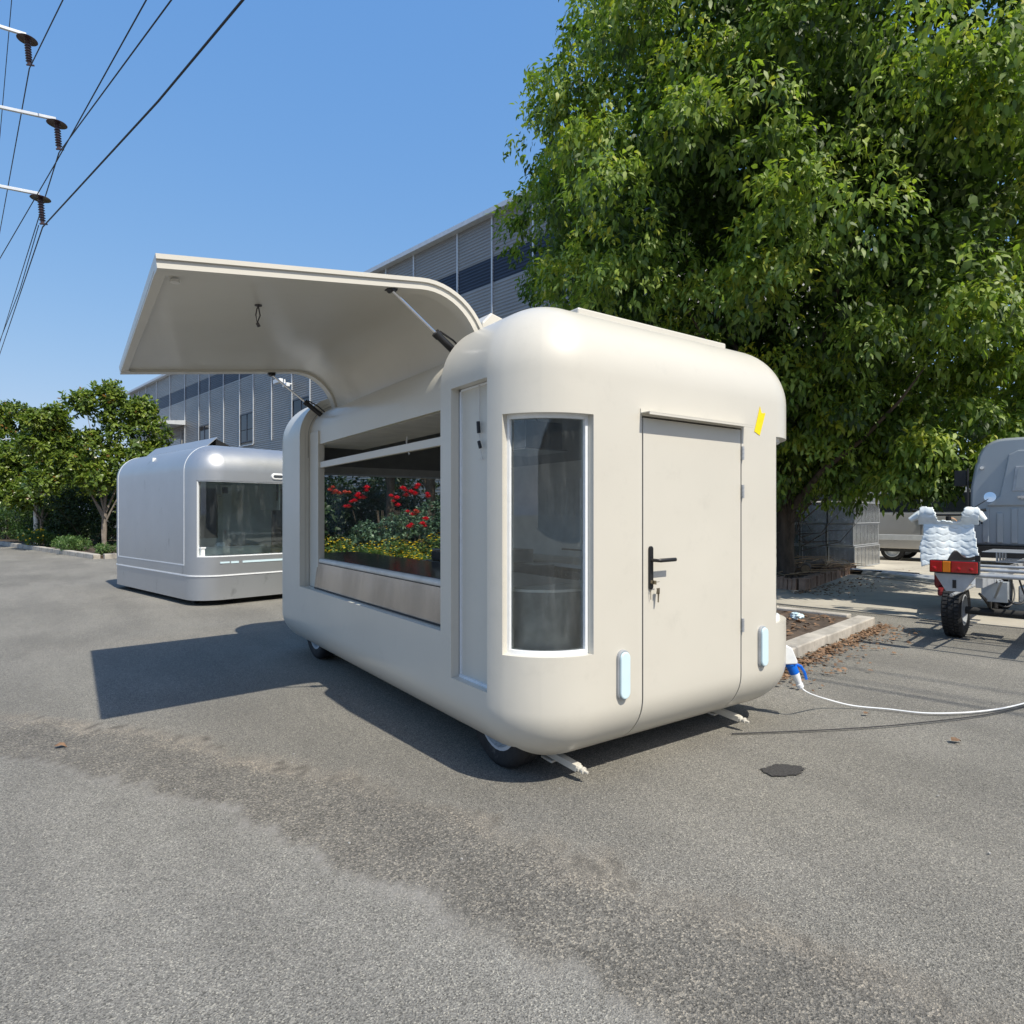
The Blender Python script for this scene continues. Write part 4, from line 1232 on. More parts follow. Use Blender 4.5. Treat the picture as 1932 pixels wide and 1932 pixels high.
def rosette_tree(loc, tops, clumps, trunk_r, label, group=None, per=8, n=800, L=.21, flowers=0, name='magnolia_tree'):
    T = empty(name, loc, 0, label, 'tree', group)
    C = np.array([c[:3] for c in clumps]); R = np.array([c[3] for c in clumps])
    p, v, k = clump_points(C, R, n, .4, .8)
    b, d, up, LL, W = tufts(p + RNG.normal(size=p.shape) * .10, unit(v + np.array([0, 0, .4])), per, L, -.02, .8, .04, .22, True)
    t = np.repeat(RNG.uniform(.2, .72, len(p)), per) + RNG.normal(size=len(b)) * .07
    t = np.minimum(t, .72); t[RNG.random(len(b)) < .02] = 1.0
    link('crown', leaf_mesh('crown', b, d, up, LL, W, t, .2, .08), M['leaf_mag'], T)
    limbs(T, (0, 0, 0), tops, trunk_r, m='bark_grey', split=.3)
    for q in range(flowers):
        c = p[RNG.integers(0, len(p))] + v[RNG.integers(0, len(p))] * .1
        mb = MB()
        for s in range(7):
            a = s * .9; dd = Vector((math.cos(a), math.sin(a), .8)).normalized()
            sd_ = dd.orthogonal().normalized() * .055
            c_ = Vector(c)
            mb.add([c_, c_ + dd * .08 + sd_, c_ + dd * .15, c_ + dd * .08 - sd_], [(0, 1, 2, 3)])
        mb.build('flower', M['petal_w'], T)
    return T


rosette_tree((1.05, 29.6, 0), [(.3, .2, 6.0), (-1.7, -.5, 4.8), (1.7, .3, 4.9), (-1.4, .4, 4.2), (1.2, -.6, 3.6), (-.6, -.5, 5.2)],
             [(.2, 0, 6.1, .5), (-.7, -.2, 5.65, .5), (.6, .1, 5.4, .75), (1.3, .2, 5.6, .55), (-1.6, -.5, 4.95, .4), (-2.15, -.6, 4.8, .28), (1.7, .2, 4.7, .75), (.4, .1, 4.5, .9), (-1.5, -.2, 4.3, .55), (-.6, 0, 3.9, .85), (1.6, 0, 3.7, .75), (.6, -.4, 3.3, .85), (-1.4, -.3, 3.2, .8), (-2.2, -.4, 3.9, .5), (-.4, -.5, 2.7, .7), (1.5, -.4, 2.7, .6), (-2.0, -.4, 2.5, .6)],
             .075, 'tall magnolia tree with a bare pale trunk, just left of the silver trailer', flowers=6, n=2700, L=.19)
rosette_tree((-1.05, 33.6, 0), [(.3, .2, 4.4), (-1.2, -.4, 3.8), (1.3, .3, 3.8)],
             [(.2, 0, 3.9, .6), (-.9, -.2, 3.7, .7), (1.2, .1, 3.7, .7), (1.6, .2, 3.2, .8), (0, 0, 3.2, 1.0), (-1.4, 0, 3.0, .9), (.4, -.4, 2.4, 1.0), (2.2, -.2, 2.6, .8), (-.8, -.4, 2.2, .8)],
             .07, 'lower spreading magnolia tree with yellow green leaves in the middle of the left bed', flowers=3, n=2400, L=.20)
rosette_tree((-2.75, 42.5, 0), [(.3, .2, 6.2), (-1.2, -.4, 5.8), (1.6, .3, 5.5)],
             [(.2, 0, 6.5, .9), (-.9, -.2, 6.0, 1.0), (1.4, .1, 5.9, .9), (2.2, .2, 5.2, 1.0), (0, 0, 5.0, 1.2), (-1.6, 0, 4.8, 1.1), (1.4, -.4, 4.0, 1.2), (-.6, -.4, 3.6, 1.2), (2.5, -.2, 3.6, 1.0), (.4, 0, 2.6, 1.2)],
             .09, 'green tree at the left edge of the photo behind the street lamp', n=2300, L=.21, name='evergreen_tree')
for i, (a, b, s) in enumerate(((3.2, 50, 1.1), (6.5, 44, 1.0), (9.5, 36, 0.8))):
    P_ = S(a, b)
    rosette_tree(P_, [(.3, .2, 4.5), (-1.2, -.4, 3.8)], [(0, 0, 5.0 * s, 1.2), (-1.1, 0, 4.2 * s, 1.2), (1.2, 0, 4.1 * s, 1.2), (0, .3, 3.2 * s, 1.4), (-1.3, 0, 2.4 * s, 1.1), (1.4, 0, 2.5 * s, 1.1), (0, 0, 1.4, 1.2)], .14,
                 ['distant tree farthest down the road at the left', 'tree deep in the left bed behind the magnolias', 'tree in the bed between the tall magnolia and the warehouse'][i], n=650, L=.26, name='evergreen_tree')


def shrub(name, loc, blobs, n, per, L, m, label, cat='shrub', group=None, drop=.1, wf=.2, spread=.8, tl=(0, .8), stems=True, kind=None, wire=None):
    T = empty(name, loc, 0, label, cat, group)
    if kind: T['kind'] = kind
    C = np.array([c[:3] for c in blobs]); R = np.array([c[3] for c in blobs])
    p, v, k = clump_points(C, R, n, .3, .85)
    p[:, 2] = np.maximum(p[:, 2], .03)
    b, d, up, LL, W = tufts(p, v, per, L, drop, spread, L * .25, wf)
    t = np.repeat(RNG.uniform(tl[0], tl[1], len(p)), per) + RNG.normal(size=len(b)) * .08
    link('foliage', leaf_mesh('foliage', b, d, up, LL, W, t), M[m], T)
    if stems:
        mb = MB()
        for c in blobs[:10]:
            mb.tube([(c[0] * .2, c[1] * .2, -.02), (c[0] * .6, c[1] * .6, c[2] * .55), (c[0], c[1], c[2])], [.022, .014, .006], 6)
        mb.build('stem', M['bark'], T, smooth=True)
    return T, p, v


def hedge_blobs(w, d, h, n, r):
    return [(random.uniform(-w, w), random.uniform(-d, d), random.uniform(.25, h), random.uniform(.7, 1.0) * r) for _ in range(n)]


# left bed: dark rounded shrubs and feathery ones
shrub('evergreen_shrub', (.75, 31.7, 0), hedge_blobs(1.2, .8, 2.5, 24, .75), 3200, 6, .085, 'leaf_dark', 'dark clipped shrub under the tall magnolia beside the silver trailer', tl=(0, .6))
shrub('evergreen_shrub', (-.45, 34.7, 0), hedge_blobs(1.2, .8, 2.6, 22, .75), 2600, 6, .085, 'leaf_dark', 'dark rounded shrub between the magnolia trunk and the feathery bush', tl=(0, .7))
shrub('evergreen_shrub', (-2.6, 46.5, 0), hedge_blobs(2.2, 1.2, 3.4, 24, 1.1), 2600, 6, .17, 'leaf_dark', 'dark mass of shrubs far back at the left edge', tl=(0, .5))
shrub('evergreen_shrub', (.3, 40.0, 0), hedge_blobs(2.0, 1.0, 3.0, 24, 1.0), 2800, 6, .15, 'leaf_dark', 'tall dark shrub behind the lower spreading magnolia', tl=(0, .5))
shrub('evergreen_shrub', S(10.0, 30.5), hedge_blobs(2.4, 1.2, 2.8, 22, .95), 2800, 6, .13, 'leaf_dark', 'dark shrub mass behind the magnolia trunk', tl=(0, .5))
shrub('feathery_bush', (-1.5, 37.2, 0), hedge_blobs(1.1, .9, 2.3, 20, .7), 2300, 6, .10, 'leaf_light', 'light green feathery bush behind the white post', drop=.25, wf=.14)
shrub('feathery_bush', (-2.7, 41.2, 0), hedge_blobs(1.4, 1.0, 2.4, 20, .85), 2000, 6, .13, 'leaf_light', 'feathery green bush at the left edge of the photo', drop=.2, wf=.14)
T_, p_, v_ = shrub('kerbside_plant', S(4.72, 26.6), hedge_blobs(.55, .7, .4, 8, .33), 520, 6, .09, 'leaf_light', 'low grey green plant spilling over the kerb in the left bed', 'plant', wf=.14)
shrub('kerbside_plant', S(5.02, 23.45), hedge_blobs(.25, .28, .3, 6, .24), 260, 6, .07, 'leaf_light', 'small bushy plant at the kerb corner of the left bed', 'plant', wf=.14)
T_, p_, v_ = shrub('flowering_plant', S(4.30, 31.0), hedge_blobs(.5, .8, .6, 8, .35), 480, 6, .09, 'leaf_light', 'low plant with small orange flowers by the kerb at the left', 'plant')
mb = MB()
for q in range(50):
    c = Vector(p_[q]) + Vector(v_[q]) * .06
    mb.box(c, (.05, .05, .03), rot('X', random.uniform(0, 60)))
o = mb.build('flowers', M['petal_y'], T_); o['kind'] = 'stuff'

# bed behind the cream trailer, seen through its windows
T_, p_, v_ = shrub('rose_bush', S(6.77, 9.9), hedge_blobs(.8, .9, 1.45, 22, .36), 2300, 6, .062, 'leaf_rose', 'rose bush with red blooms, seen through the open trailer hatch', 'rose bush', wf=.3)
sc = S(6.77, 9.9)


def rose(c, r, m):
    mb = MB()
    for ring, (k, rr, h) in enumerate(((6, 1.0, .35), (5, .7, .6), (4, .4, .8))):
        for s in range(k):
            a = 2 * math.pi * s / k + ring * .5
            u = Vector((math.cos(a), math.sin(a), 0)); w = Vector((-math.sin(a), math.cos(a), 0))
            b0 = Vector(c) + Vector((0, 0, -r * .4))
            mb.add([b0, b0 + u * r * rr * .8 + w * r * .45 * rr + Vector((0, 0, r * h)), b0 + u * r * rr * 1.05 + Vector((0, 0, r * h * 1.2)), b0 + u * r * rr * .8 - w * r * .45 * rr + Vector((0, 0, r * h))], [(0, 1, 2, 3)])
    return mb.build('rose_bloom', M[m], T_, smooth=False)


for (px, pz, dd, m) in ((-.88, 1.50, .0, 'rose'), (-.80, 1.62, .1, 'rose'), (-.70, 1.56, .05, 'rose'), (-1.0, 1.40, 0, 'rose'), (-.62, 1.74, 0, 'rose'), (.0, 1.55, -.2, 'rose'), (.02, 1.42, -.2, 'rose'), (.12, 1.72, -.1, 'rose'), (.20, 1.60, 0, 'rose'), (.30, 1.66, -.1, 'rose'), (.38, 1.62, -.1, 'rose'), (.45, 1.78, 0, 'rose'), (.32, 1.26, -.3, 'rose'), (.40, 1.30, -.3, 'rose_pale'), (.52, 1.10, -.3, 'rose'), (.25, 1.05, -.35, 'rose'), (.66, 1.58, 0, 'rose'), (.60, 1.18, -.2, 'rose'), (-1.3, 1.68, .3, 'rose_pale'), (-1.22, 1.64, .3, 'rose_pale'), (-1.42, 1.70, .3, 'rose_pale'), (-1.1, 1.66, .3, 'rose_pale')):
    # laid along a line square to the bed's length, at the bush's near side
    q = Vector((.82, -.57, 0)) * px * .85 - Vector((.39, .92, 0)) * (.62 - dd) + Vector((0, 0, pz + .12))
    rose(q, .078, m); rose(q + Vector((random.uniform(-.09, .09), random.uniform(-.05, .05), random.uniform(-.07, .07))), .06, m)
mb = MB()
for r_ in range(26):
    a = random.uniform(0, 6.28); rr = random.uniform(.1, .8)
    mb.tube([(math.cos(a) * rr * .4, math.sin(a) * rr * .4, 0), (math.cos(a) * rr * .8, math.sin(a) * rr * .8, .8), (math.cos(a) * rr, math.sin(a) * rr, 1.45)], [.012, .009, .004], 5)
mb.build('canes', M['bark'], T_)['kind'] = 'stuff'

T_, p_, v_ = shrub('yellow_flowers', S(5.95, 8.8), [(x, y, .42 + .22 * (y + 1.3) / 3 + random.uniform(-.12, .12), random.uniform(.3, .5)) for x in (-.45, 0, .45, .8) for y in (-1.3, -.7, -.1, .5, 1.1, 1.7)], 3600, 5, .08, 'leaf_light', 'yellow flowering ground plants low behind the open hatch', 'flowers', kind='stuff', wf=.12, stems=False)
mb = MB()
for q in range(3400):
    c = Vector(p_[q % len(p_)]) + Vector(v_[q % len(p_)]) * .05 + Vector((0, 0, .03))
    r_ = random.uniform(.016, .03); a = random.uniform(0, 3)
    mb.add([c + Vector((r_ * math.cos(a + k * 1.257), r_ * math.sin(a + k * 1.257), random.uniform(-.006, .006))) for k in range(5)], [(0, 1, 2, 3, 4)])
mb.build('blooms', M['petal_y'], T_)
shrub('evergreen_shrub', S(7.6, 12.6), hedge_blobs(1.2, 1.0, 2.0, 22, .7), 2600, 6, .10, 'leaf_dark', 'dark shrub behind the roses', tl=(0, .5))
shrub('evergreen_shrub', S(7.2, 15.6), hedge_blobs(1.3, 1.4, 1.9, 22, .8), 2400, 6, .12, 'leaf_dark', 'tall dark shrub at the far end of the bed behind the trailers', tl=(0, .4))
shrub('evergreen_shrub', S(7.7, 8.2), hedge_blobs(.6, .9, 1.5, 18, .5), 2200, 6, .09, 'leaf_dark', 'mid green shrub between the roses and the drive', tl=(0.1, .8))
for (a, b, r, lb) in ((7.6, 11.3, .10, 'slim dark tree trunk behind the rose blooms'), (8.1, 10.6, .12, 'leaning dark tree trunk to the right of the roses')):
    T = empty('slender_tree', S(a, b), 0, lb, 'tree')
    limbs(T, (0, 0, 0), [(.5, .2, 4.2), (-.4, .1, 3.8)], r, split=.5)
    p, v, k = clump_points(np.array([(.4, .2, 3.9), (-.4, 0, 3.6), (0, .3, 4.3), (.2, -.5, 3.4), (-.6, -.5, 3.2)]), np.array([.8] * 5), 1100, .2)
    bb, d, up, LL, W = tufts(p, v, 7, .12, .5, .7, .05, .2)
    link('crown', leaf_mesh('crown', bb, d, up, LL, W, RNG.uniform(0, .5, len(bb))), M['leaf_dark'], T)
# wire fence in the bed
fn = empty('wire_fence', S(8.15, 7.5), PSI, 'low wire fence among the shrubs, seen through the hatch', 'fence')
for k in range(6):
    MB().span((-.03, k * 1.5 - .03, .06), (.03, k * 1.5 + .03, 1.35)).build('post', M['galv_light'], fn)
for z in (.45, .85, 1.25, 1.31):
    MB().tube([(0, 0, z), (0, 7.5, z)], .008, 5).build('rail', M['galv_light'], fn)
shrub('evergreen_shrub', S(14.3, 9.4), hedge_blobs(2.2, 2.0, 3.2, 26, 1.0), 3200, 6, .13, 'leaf_dark', 'broad dark shrub behind the trunk of the big tree', tl=(0, .5))
shrub('evergreen_shrub', S(13.0, 14.2), hedge_blobs(2.4, 2.4, 3.6, 26, 1.2), 2600, 6, .15, 'leaf_dark', 'dark shrub mass against the end of the warehouse', tl=(0, .4))


# ------------------------------------------------------------------ leaf litter, sticks, debris
def litter(name, polyfn, n, L, label, m='litter', z=.012):
    pts = np.array([polyfn() for _ in range(n)])
    co = np.stack([pts[:, 0], pts[:, 1], np.full(n, z) + RNG.random(n) * .012], 1)
    if pts.shape[1] == 3: co[:, 2] = pts[:, 2] + RNG.random(n) * .012
    a = RNG.random(n) * 6.28
    d = np.stack([np.cos(a), np.sin(a), RNG.uniform(-.1, .25, n)], 1)
    up = np.tile([0, 0, 1.0], (n, 1)) + RNG.normal(size=(n, 3)) * .35
    LL = L * RNG.uniform(.5, 1.2, n)
    me = leaf_mesh(name, co, d, up, LL, LL * .24, RNG.random(n), .3, 0.0)
    o = link(name, me, M[m])
    return tag(o, label, 'leaf litter', kind='stuff')


def along_kerb():
    a = random.uniform(5.0, 8.75); w = abs(random.gauss(0, .10))
    if random.random() < .12: w += random.uniform(0, .4)
    p = S(a, 2.30 - w) if a < 8.65 or random.random() < .5 else S(8.75 + w, random.uniform(2.3, 3.0))
    return (p.x, p.y)


litter('dry_leaves', along_kerb, 1500, .05, 'brown dry leaves and needles gathered along the near kerb')
litter('dry_leaves', lambda: tuple(S(random.uniform(11.8, 16), random.uniform(4.7, 7.5), .175)), 2600, .09, 'brown leaf litter on the brick edged tree bed')
litter('dry_leaves', lambda: tuple(S(random.uniform(5.5, 8.4), random.uniform(2.6, 6), .09)), 900, .08, 'dead leaves on the soil of the near bed')
litter('dry_leaves', lambda: tuple(S(11 + abs(random.gauss(0, 2)), 4.2 - abs(random.gauss(0, .35)) + .1, .02)), 350, .06, 'scattered dead leaves on the concrete below the brick edging')
for (x, y, L_, lb) in ((-.086, 4.591, .07, 'single orange leaf lying on the asphalt at the left'), (4.35, 1.588, .075, 'single dry leaf on the asphalt near the right edge'), (4.45, 2.15, .05, 'tiny dry leaf on the asphalt right of the trailer')):
    me = leaf_mesh('fallen_leaf', np.array([[x, y, .012]]), np.array([[1, -.4, .05]]), np.array([[0, .1, 1.0]]), np.array([L_]), np.array([L_ * .3]), np.array([.5]), .5, 0)
    tag(link('fallen_leaf', me, M['litter']), lb, 'leaf')
mb = MB()
for q in range(240):
    x = random.uniform(-2.5, 6); y = random.uniform(.3, 7)
    r_ = random.uniform(.002, .006) * random.choice((.7, .8, 1, 1.3))
    mb.box((x, y, .006), (r_ * random.uniform(1, 2), r_, r_ * .7), rot('Z', random.uniform(0, 180)))
tag(mb.build('loose_grit', M['debris']), 'small pale grit scattered over the asphalt', 'grit', kind='stuff')
sticks = MB()
for q in range(60):
    a = random.uniform(11.8, 15.6); b = random.uniform(4.6, 6.2); an = random.gauss(0.1, .5); L_ = random.uniform(.3, 1.5)
    p = S(a, b, .2 + random.uniform(0, .13)); d = Vector((math.cos(an + PSI), math.sin(an + PSI), random.uniform(-.05, .08)))
    sticks.tube([p, p + d * L_ * .5 + Vector((0, 0, .02)), p + d * L_], [.012, .009, .004], 5)
tag(sticks.build('stick_pile', M['wood'], smooth=True), 'heap of dry sticks and prunings on the tree bed', 'sticks', kind='stuff')
for (a, b, r_, L_, dr, lb) in ((13.0, 4.75, .09, .42, .3, 'short dark log lying by the brick edging'), (14.35, 5.05, .07, .5, -.2, 'second short log behind it with a pale cut end'), (12.6, 5.6, .10, .34, .9, 'pale sawn log end on top of the stick heap')):
    p = S(a, b, .22 + r_); d = Vector((math.cos(dr + PSI), math.sin(dr + PSI), .05))
    tg = empty('log', p, 0, lb, 'log')
    MB().tube([-d * L_ / 2, d * L_ * .0, d * L_ / 2], [r_, r_ * 1.04, r_ * .96], 12).build('bark', M['bark'], tg, smooth=True, angle=50)
    MB().tube([-d * (L_ / 2 + .004), -d * L_ / 2], r_ * .9, 12).build('cut_end', M['wood'], tg)
# crumpled plastic bag on the bed
pb = empty('plastic_bag', S(7.9, 3.0, .09), 0, 'crumpled pale blue plastic bag on the near bed', 'litter')
bm = bmesh.new(); bmesh.ops.create_icosphere(bm, subdivisions=3, radius=.075)
for v in bm.verts:
    v.co *= 1 + random.uniform(-.22, .22); v.co.z = v.co.z * .6 + .04
me = bpy.data.meshes.new('bag'); bm.to_mesh(me); bm.free()
link('bag_film', me, M['led'], pb)


# ------------------------------------------------------------------ galvanised duct boxes
def duct(a, b, z, label):
    T = empty('sheet_metal_duct', S(a, b, z), PSI, label, 'metal box', 'galvanised boxes stacked on the concrete yard')
    w, h, L = .63, .545, 2.1
    MB().span((0.01, .01, .01), (L - .01, w - .01, h - .01)).build('casing', M['galv'], T)
    f = MB()
    t = .022
    for x in (0, L - t):
        f.span((x, 0, 0), (x + t, w, t)).span((x, 0, h - t), (x + t, w, h)).span((x, 0, t), (x + t, t, h - t)).span((x, w - t, t), (x + t, w, h - t))
    for y in (0, w - t):
        f.span((t, y, 0), (L - t, y + t, t)).span((t, y, h - t), (L - t, y + t, h))
    f.build('flange', M['galv_light'], T)
    r = MB().span((.28, .004, .03), (.29, .0095, h - .03)).build('crease', M['galv'], T)
    for k in range(1, 6):
        o = r.copy(); COL.objects.link(o); o.location = (k * .3, 0, 0)
    r = MB().span((.004, .12, .03), (.0095, .126, h - .03)).build('crease', M['galv'], T)
    for k in range(1, 4):
        o = r.copy(); COL.objects.link(o); o.location = (0, k * .12, 0)


names = ['bottom', 'middle', 'top']
for i in range(3):
    for j, cname in enumerate(('right hand', 'second', 'left hand')):
        duct(17.1 + .02 * ((i * 3 + j) % 3), 5.08 + j * .665 + (.03 if i == 1 else 0), .02 + i * .56, '%s galvanised metal box of the %s column in the stack' % (names[i], cname))
bs = MB().add([(0, 0, 0), (.9, 0, 0), (.9, .05, .32), (.55, .02, .36), (.3, .0, .12), (0, .03, .1)], [(0, 1, 2, 3, 4, 5)]).add([(.0, .05, 0), (.9, .4, 0), (.9, .4, .3), (.0, .05, .2)], [(0, 1, 2, 3)])
o = bs.build('bent_sheet', M['galv'], solid=.004); o.location = S(17.3, 5.2, 1.72); o.rotation_euler = (0, 0, PSI + 1.2)
tag(o, 'bent offcut of shiny sheet metal on top of the box stack', 'sheet metal')
for i, (a, b, w, l, rz, tilt, lb) in enumerate(((15.9, 4.2, .6, 1.5, .1, 14, 'galvanised sheet offcut lying at the foot of the box stack'), (15.3, 3.1, .6, 1.9, -.2, -5, 'flat galvanised offcut nearer the scooter'), (15.0, 5.2, .3, .9, .7, 12, 'small loose sheet strip by the stick heap'), (14.9, 3.6, .12, 1.8, -.5, 4, 'thin metal strip on the concrete'))):
    o = MB().add([(-w / 2, -l / 2, 0), (0, -l / 2, .05), (w / 2, -l / 2, 0), (w / 2, l / 2, .03), (0, l / 2, .09), (-w / 2, l / 2, .0)], [(0, 1, 4, 5), (1, 2, 3, 4)]).build('sheet_offcut', M['galv_light'], solid=.004)
    o.location = S(a, b, .05); o.rotation_euler = (0, rad(tilt), PSI + rz)
    tag(o, lb, 'sheet metal', 'sheet metal offcuts')


# ------------------------------------------------------------------ van behind the boxes
def van():
    T = empty('van', S(21.0, 4.35), PSI, 'silver grey van parked across the yard behind the quilted scooter', 'van')
    # local x away from us, y along its length (from left +y to right -y)
    Lh, Wd = 5.2, 1.8
    prof = [(0.03, .36), (0.0, .62), (.0, .80), (.02, 1.35), (.07, 1.42), (.22, 2.05), (.34, 2.2), (1.46, 2.2), (1.58, 2.05), (1.73, 1.42), (1.78, 1.35), (1.8, .8), (1.77, .36)]
    MB().prism(prof, lambda u, v: (u, 1.6, v), lambda u, v: (u, 1.6 - Lh, v)).build('body', M['van'], T, smooth=True, bevel=.04, angle=35)
    MB().span((-.012, -3.4, .62), (.01, 1.4, .78)).build('rub_strip', M['trim'], T, bevel=.01)
    MB().span((.05, -3.3, .28), (.2, 1.3, .355)).build('sill', M['under'], T)
    for (y0, y1) in ((1.25, .2), (.1, -1.2), (-1.3, -2.6)):
        MB().add([(.068, y0, 1.45), (.068, y1, 1.45), (.205, y1, 1.99), (.205, y0, 1.99)], [(0, 1, 2, 3)]).build('side_window', M['glass_dark'], T, solid=.006)
    for y in (.15, -1.25):
        MB().span((-.006, y - .006, .5), (.004, y + .006, 1.36)).build('door_seam', M['black'], T)
        MB().span((-.03, y - .22, 1.22), (-.003, y - .08, 1.25)).build('door_handle', M['chrome'], T)
    for y in (.9, -2.6):
        wheel(T, (.16, y, .32), (-1, 0, 0), .32, .2, .2, M['rim'])
        wheel(T, (1.64, y, .32), (1, 0, 0), .32, .2, .2, M['rim'])


van()
# low building / wall closing the yard
bw = empty('yard_building', S(32, -8), PSI, 'low pale building with a grey roof beyond the yard, above the truck cab', 'building')
MB().span((0, 0, 0), (8, 30, 3.4)).build('wall', M['masonry'], bw)
MB().span((-.5, -.3, 3.402), (8.3, 30.3, 3.75)).build('roof', M['corr'], bw)
for k in range(7):
    wf_ = MB().span((-.06, 2 + k * 4, 1.0), (-.002, 4 + k * 4, 2.5)).build('window', M['trim'], bw)
    MB().span((-.07, 2.1 + k * 4, 1.1), (-.061, 2.97 + k * 4, 2.4)).build('pane', M['glass_dark'], wf_)
    MB().span((-.07, 3.03 + k * 4, 1.1), (-.061, 3.9 + k * 4, 2.4)).build('pane', M['glass_dark'], wf_)


# ------------------------------------------------------------------ chassis cab truck
def truck():
    # local frame = yard directions, origin on the ground under the left end of the tail light
    T = empty('chassis_truck', S(7.42, 1.51), PSI, 'small truck with a bare galvanised chassis and grey cab, at the right edge', 'truck')
    # cab: rear wall profile seen from behind (y to the left, z up)
    bl = []
    def corner(cy, cz, r, a0, a1, n=7): return [(cy + r * math.cos(rad(a0 + (a1 - a0) * k / n)), cz + r * math.sin(rad(a0 + (a1 - a0) * k / n))) for k in range(n + 1)]
    out = [(.16, .96), (.165, 1.2), (.15, 1.75), (.10, 2.05)] + corner(-.22, 2.08, .30, 0, 90) + corner(-1.28, 2.08, .30, 90, 180) + [(-1.60, 2.05), (-1.66, 1.75), (-1.67, 1.2), (-1.665, .96)]
    xb = 3.0
    cab = MB().prism(out, lambda u, v: (xb, u, v), lambda u, v: (xb + 1.9, u, v)).build('cab', M['cab'], T, smooth=True, bevel=.035, angle=30)
    # raised upper panel on the back wall, pressed ribs
    up = [(-.03, 1.49), (-.17, 1.62), (-.23, 1.95), (-.26, 2.16), (-.36, 2.21), (-1.14, 2.21), (-1.24, 2.16), (-1.28, 1.95), (-1.34, 1.62), (-1.45, 1.49)]
    MB().prism(up, lambda u, v: (xb - .035, u, v), lambda u, v: (xb + .002, u, v)).build('rear_pressing', M['cab'], T, bevel=.014)
    vent = MB().prism([(-.30, 1.68), (-.335, 2.0), (-.50, 2.0), (-.50, 1.68)], lambda u, v: (xb - .052, u, v), lambda u, v: (xb - .036, u, v)).build('vent_frame', M['galv_light'], T, bevel=.006)
    MB().prism([(-.335, 1.71), (-.365, 1.97), (-.47, 1.97), (-.47, 1.71)], lambda u, v: (xb - .057, u, v), lambda u, v: (xb - .0525, u, v)).build('vent_panel', M['cab'], T)
    rw = corner(-.66, 1.93, .07, 90, 0)[::-1] + corner(-1.0, 1.93, .07, 90, 180) + corner(-1.0, 1.68, .07, 180, 270) + corner(-.66, 1.68, .07, 270, 360)
    rf = MB().prism(rw, lambda u, v: (xb - .055, u, v), lambda u, v: (xb - .036, u, v)).build('rear_window', M['rubber'], T, bevel=.005)
    rg = [(-.83 + (a + .83) * .86, 1.805 + (b - 1.805) * .86) for a, b in rw]
    MB().prism(rg, lambda u, v: (xb - .062, u, v), lambda u, v: (xb - .0555, u, v)).build('pane', M['glass_dark'], rf)
    for k in range(8):
        y = -.02 - k * .15
        h1 = 1.40 if k % 2 else 1.46
        MB().span((xb - .018, y - .035, 1.0), (xb + .002, y + .035, h1)).build('pressed_rib', M['cab'], T, bevel=.012)
    MB().tube([(xb - .03, .02, 2.0), (xb - .0, .02, 2.0)], .022, 10).build('cab_knob', M['chrome'], T, smooth=True)
    MB().tube([(xb - .075, -.41, 1.60), (xb - .03, -.41, 1.60)], .022, 10).span((xb - .08, -.46, 1.585), (xb - .06, -.36, 1.615)).build('vent_latch', M['chrome'], T)
    dots = MB()
    for (y, z, r) in ((.055, 1.285, .012), (.085, 1.26, .013), (.025, 1.26, .013), (.055, 1.235, .008)):
        dots.lathe([(.001, 0), (r, 0), (r, .002), (.001, .002)], (xb - .0035, y, z), (-1, 0, 0), 10)
    dots.build('dot_mark', M['black'], T)
    MB().span((xb - .01, .168, .9), (xb + .03, .188, 2.0)).build('door_edge', M['under'], T)
    mi = MB().box((xb + .25, .30, 1.88), (.08, .14, .22)).tube([(xb + .3, .16, 1.8), (xb + .28, .28, 1.85)], .012, 6).build('side_mirror', M['black'], T, bevel=.02)
    MB().span((xb - .05, -1.6, .80), (xb + 1.8, .12, .955)).build('cab_floor', M['under'], T)
    # ladder chassis: two long rails, many cross tubes
    for y in (-.38, -1.12):
        MB().span((.12, y - .03, .66), (xb + 1.6, y + .03, .76)).build('chassis_rail', M['galv_light'], T, bevel=.005)
    for (x, z, r) in ((.06, .785, .020), (.34, .775, .017), (.78, .79, .019), (1.30, .80, .017)):
        MB().tube([(x, -.06, z), (x, -1.45, z)], r, 10).build('cross_tube', M['galv_light'], T, smooth=True)
    for k in range(4):
        x = 1.75 + k * .22
        c = MB().span((x, -.30, .82), (x + .12, -.293, .93)).span((x, -.62, .82), (x + .12, -.613, .93)).span((x, -.612, .82), (x + .12, -.30, .827)).span((x, -.72, .932), (x + .12, -.16, .939))
        c.build('channel_bracket', M['galv_light'], T)
    MB().span((1.7, -.55, .845), (2.6, -.49, .852)).build('deck_strip', M['galv_light'], T)
    # tail light on its bracket
    tl = empty('tail_light'); tl.parent = T
    MB().span((-.02, -.40, .80), (.06, .005, .925)).build('housing', M['black'], tl, bevel=.008)
    for (y0, y1, m) in ((-.005, -.105, 'red_lens'), (-.109, -.175, 'amber'), (-.179, -.39, 'red_lens')):
        ls = MB().span((-.04, y1, .81), (-.021, y0, .917)).build('lens', M[m], tl, bevel=.005)
    mr = MB()
    for y in (-.04, -.24, -.34):
        mr.lathe([(.02, 0), (.014, .004), (.001, .005)], (-.041, y, .845), (-1, 0, 0), 12)
    mr.build('reflector', M['red_lens'], tl, smooth=True)
    br = MB().prism([(-.03, .795), (-.38, .795), (-.27, .62), (-.13, .62)], lambda u, v: (.0, u, v), lambda u, v: (.06, u, v)).build('light_bracket', M['galv_light'], T, bevel=.004)
    MB().span((-.006, -.215, .655), (-.001, -.185, .735)).build('bracket_slot', M['black'], T)
    MB().span((.03, -.40, .90), (.06, -.36, .98)).build('light_cap', M['black'], T)
    # rear axle, springs, wheel
    wheel(T, (1.16, -.01, .305), (0, 1, 0), .305, .19, .17, M['galv_light'])
    wheel(T, (1.16, -1.50, .305), (0, -1, 0), .305, .19, .17, M['galv_light'])
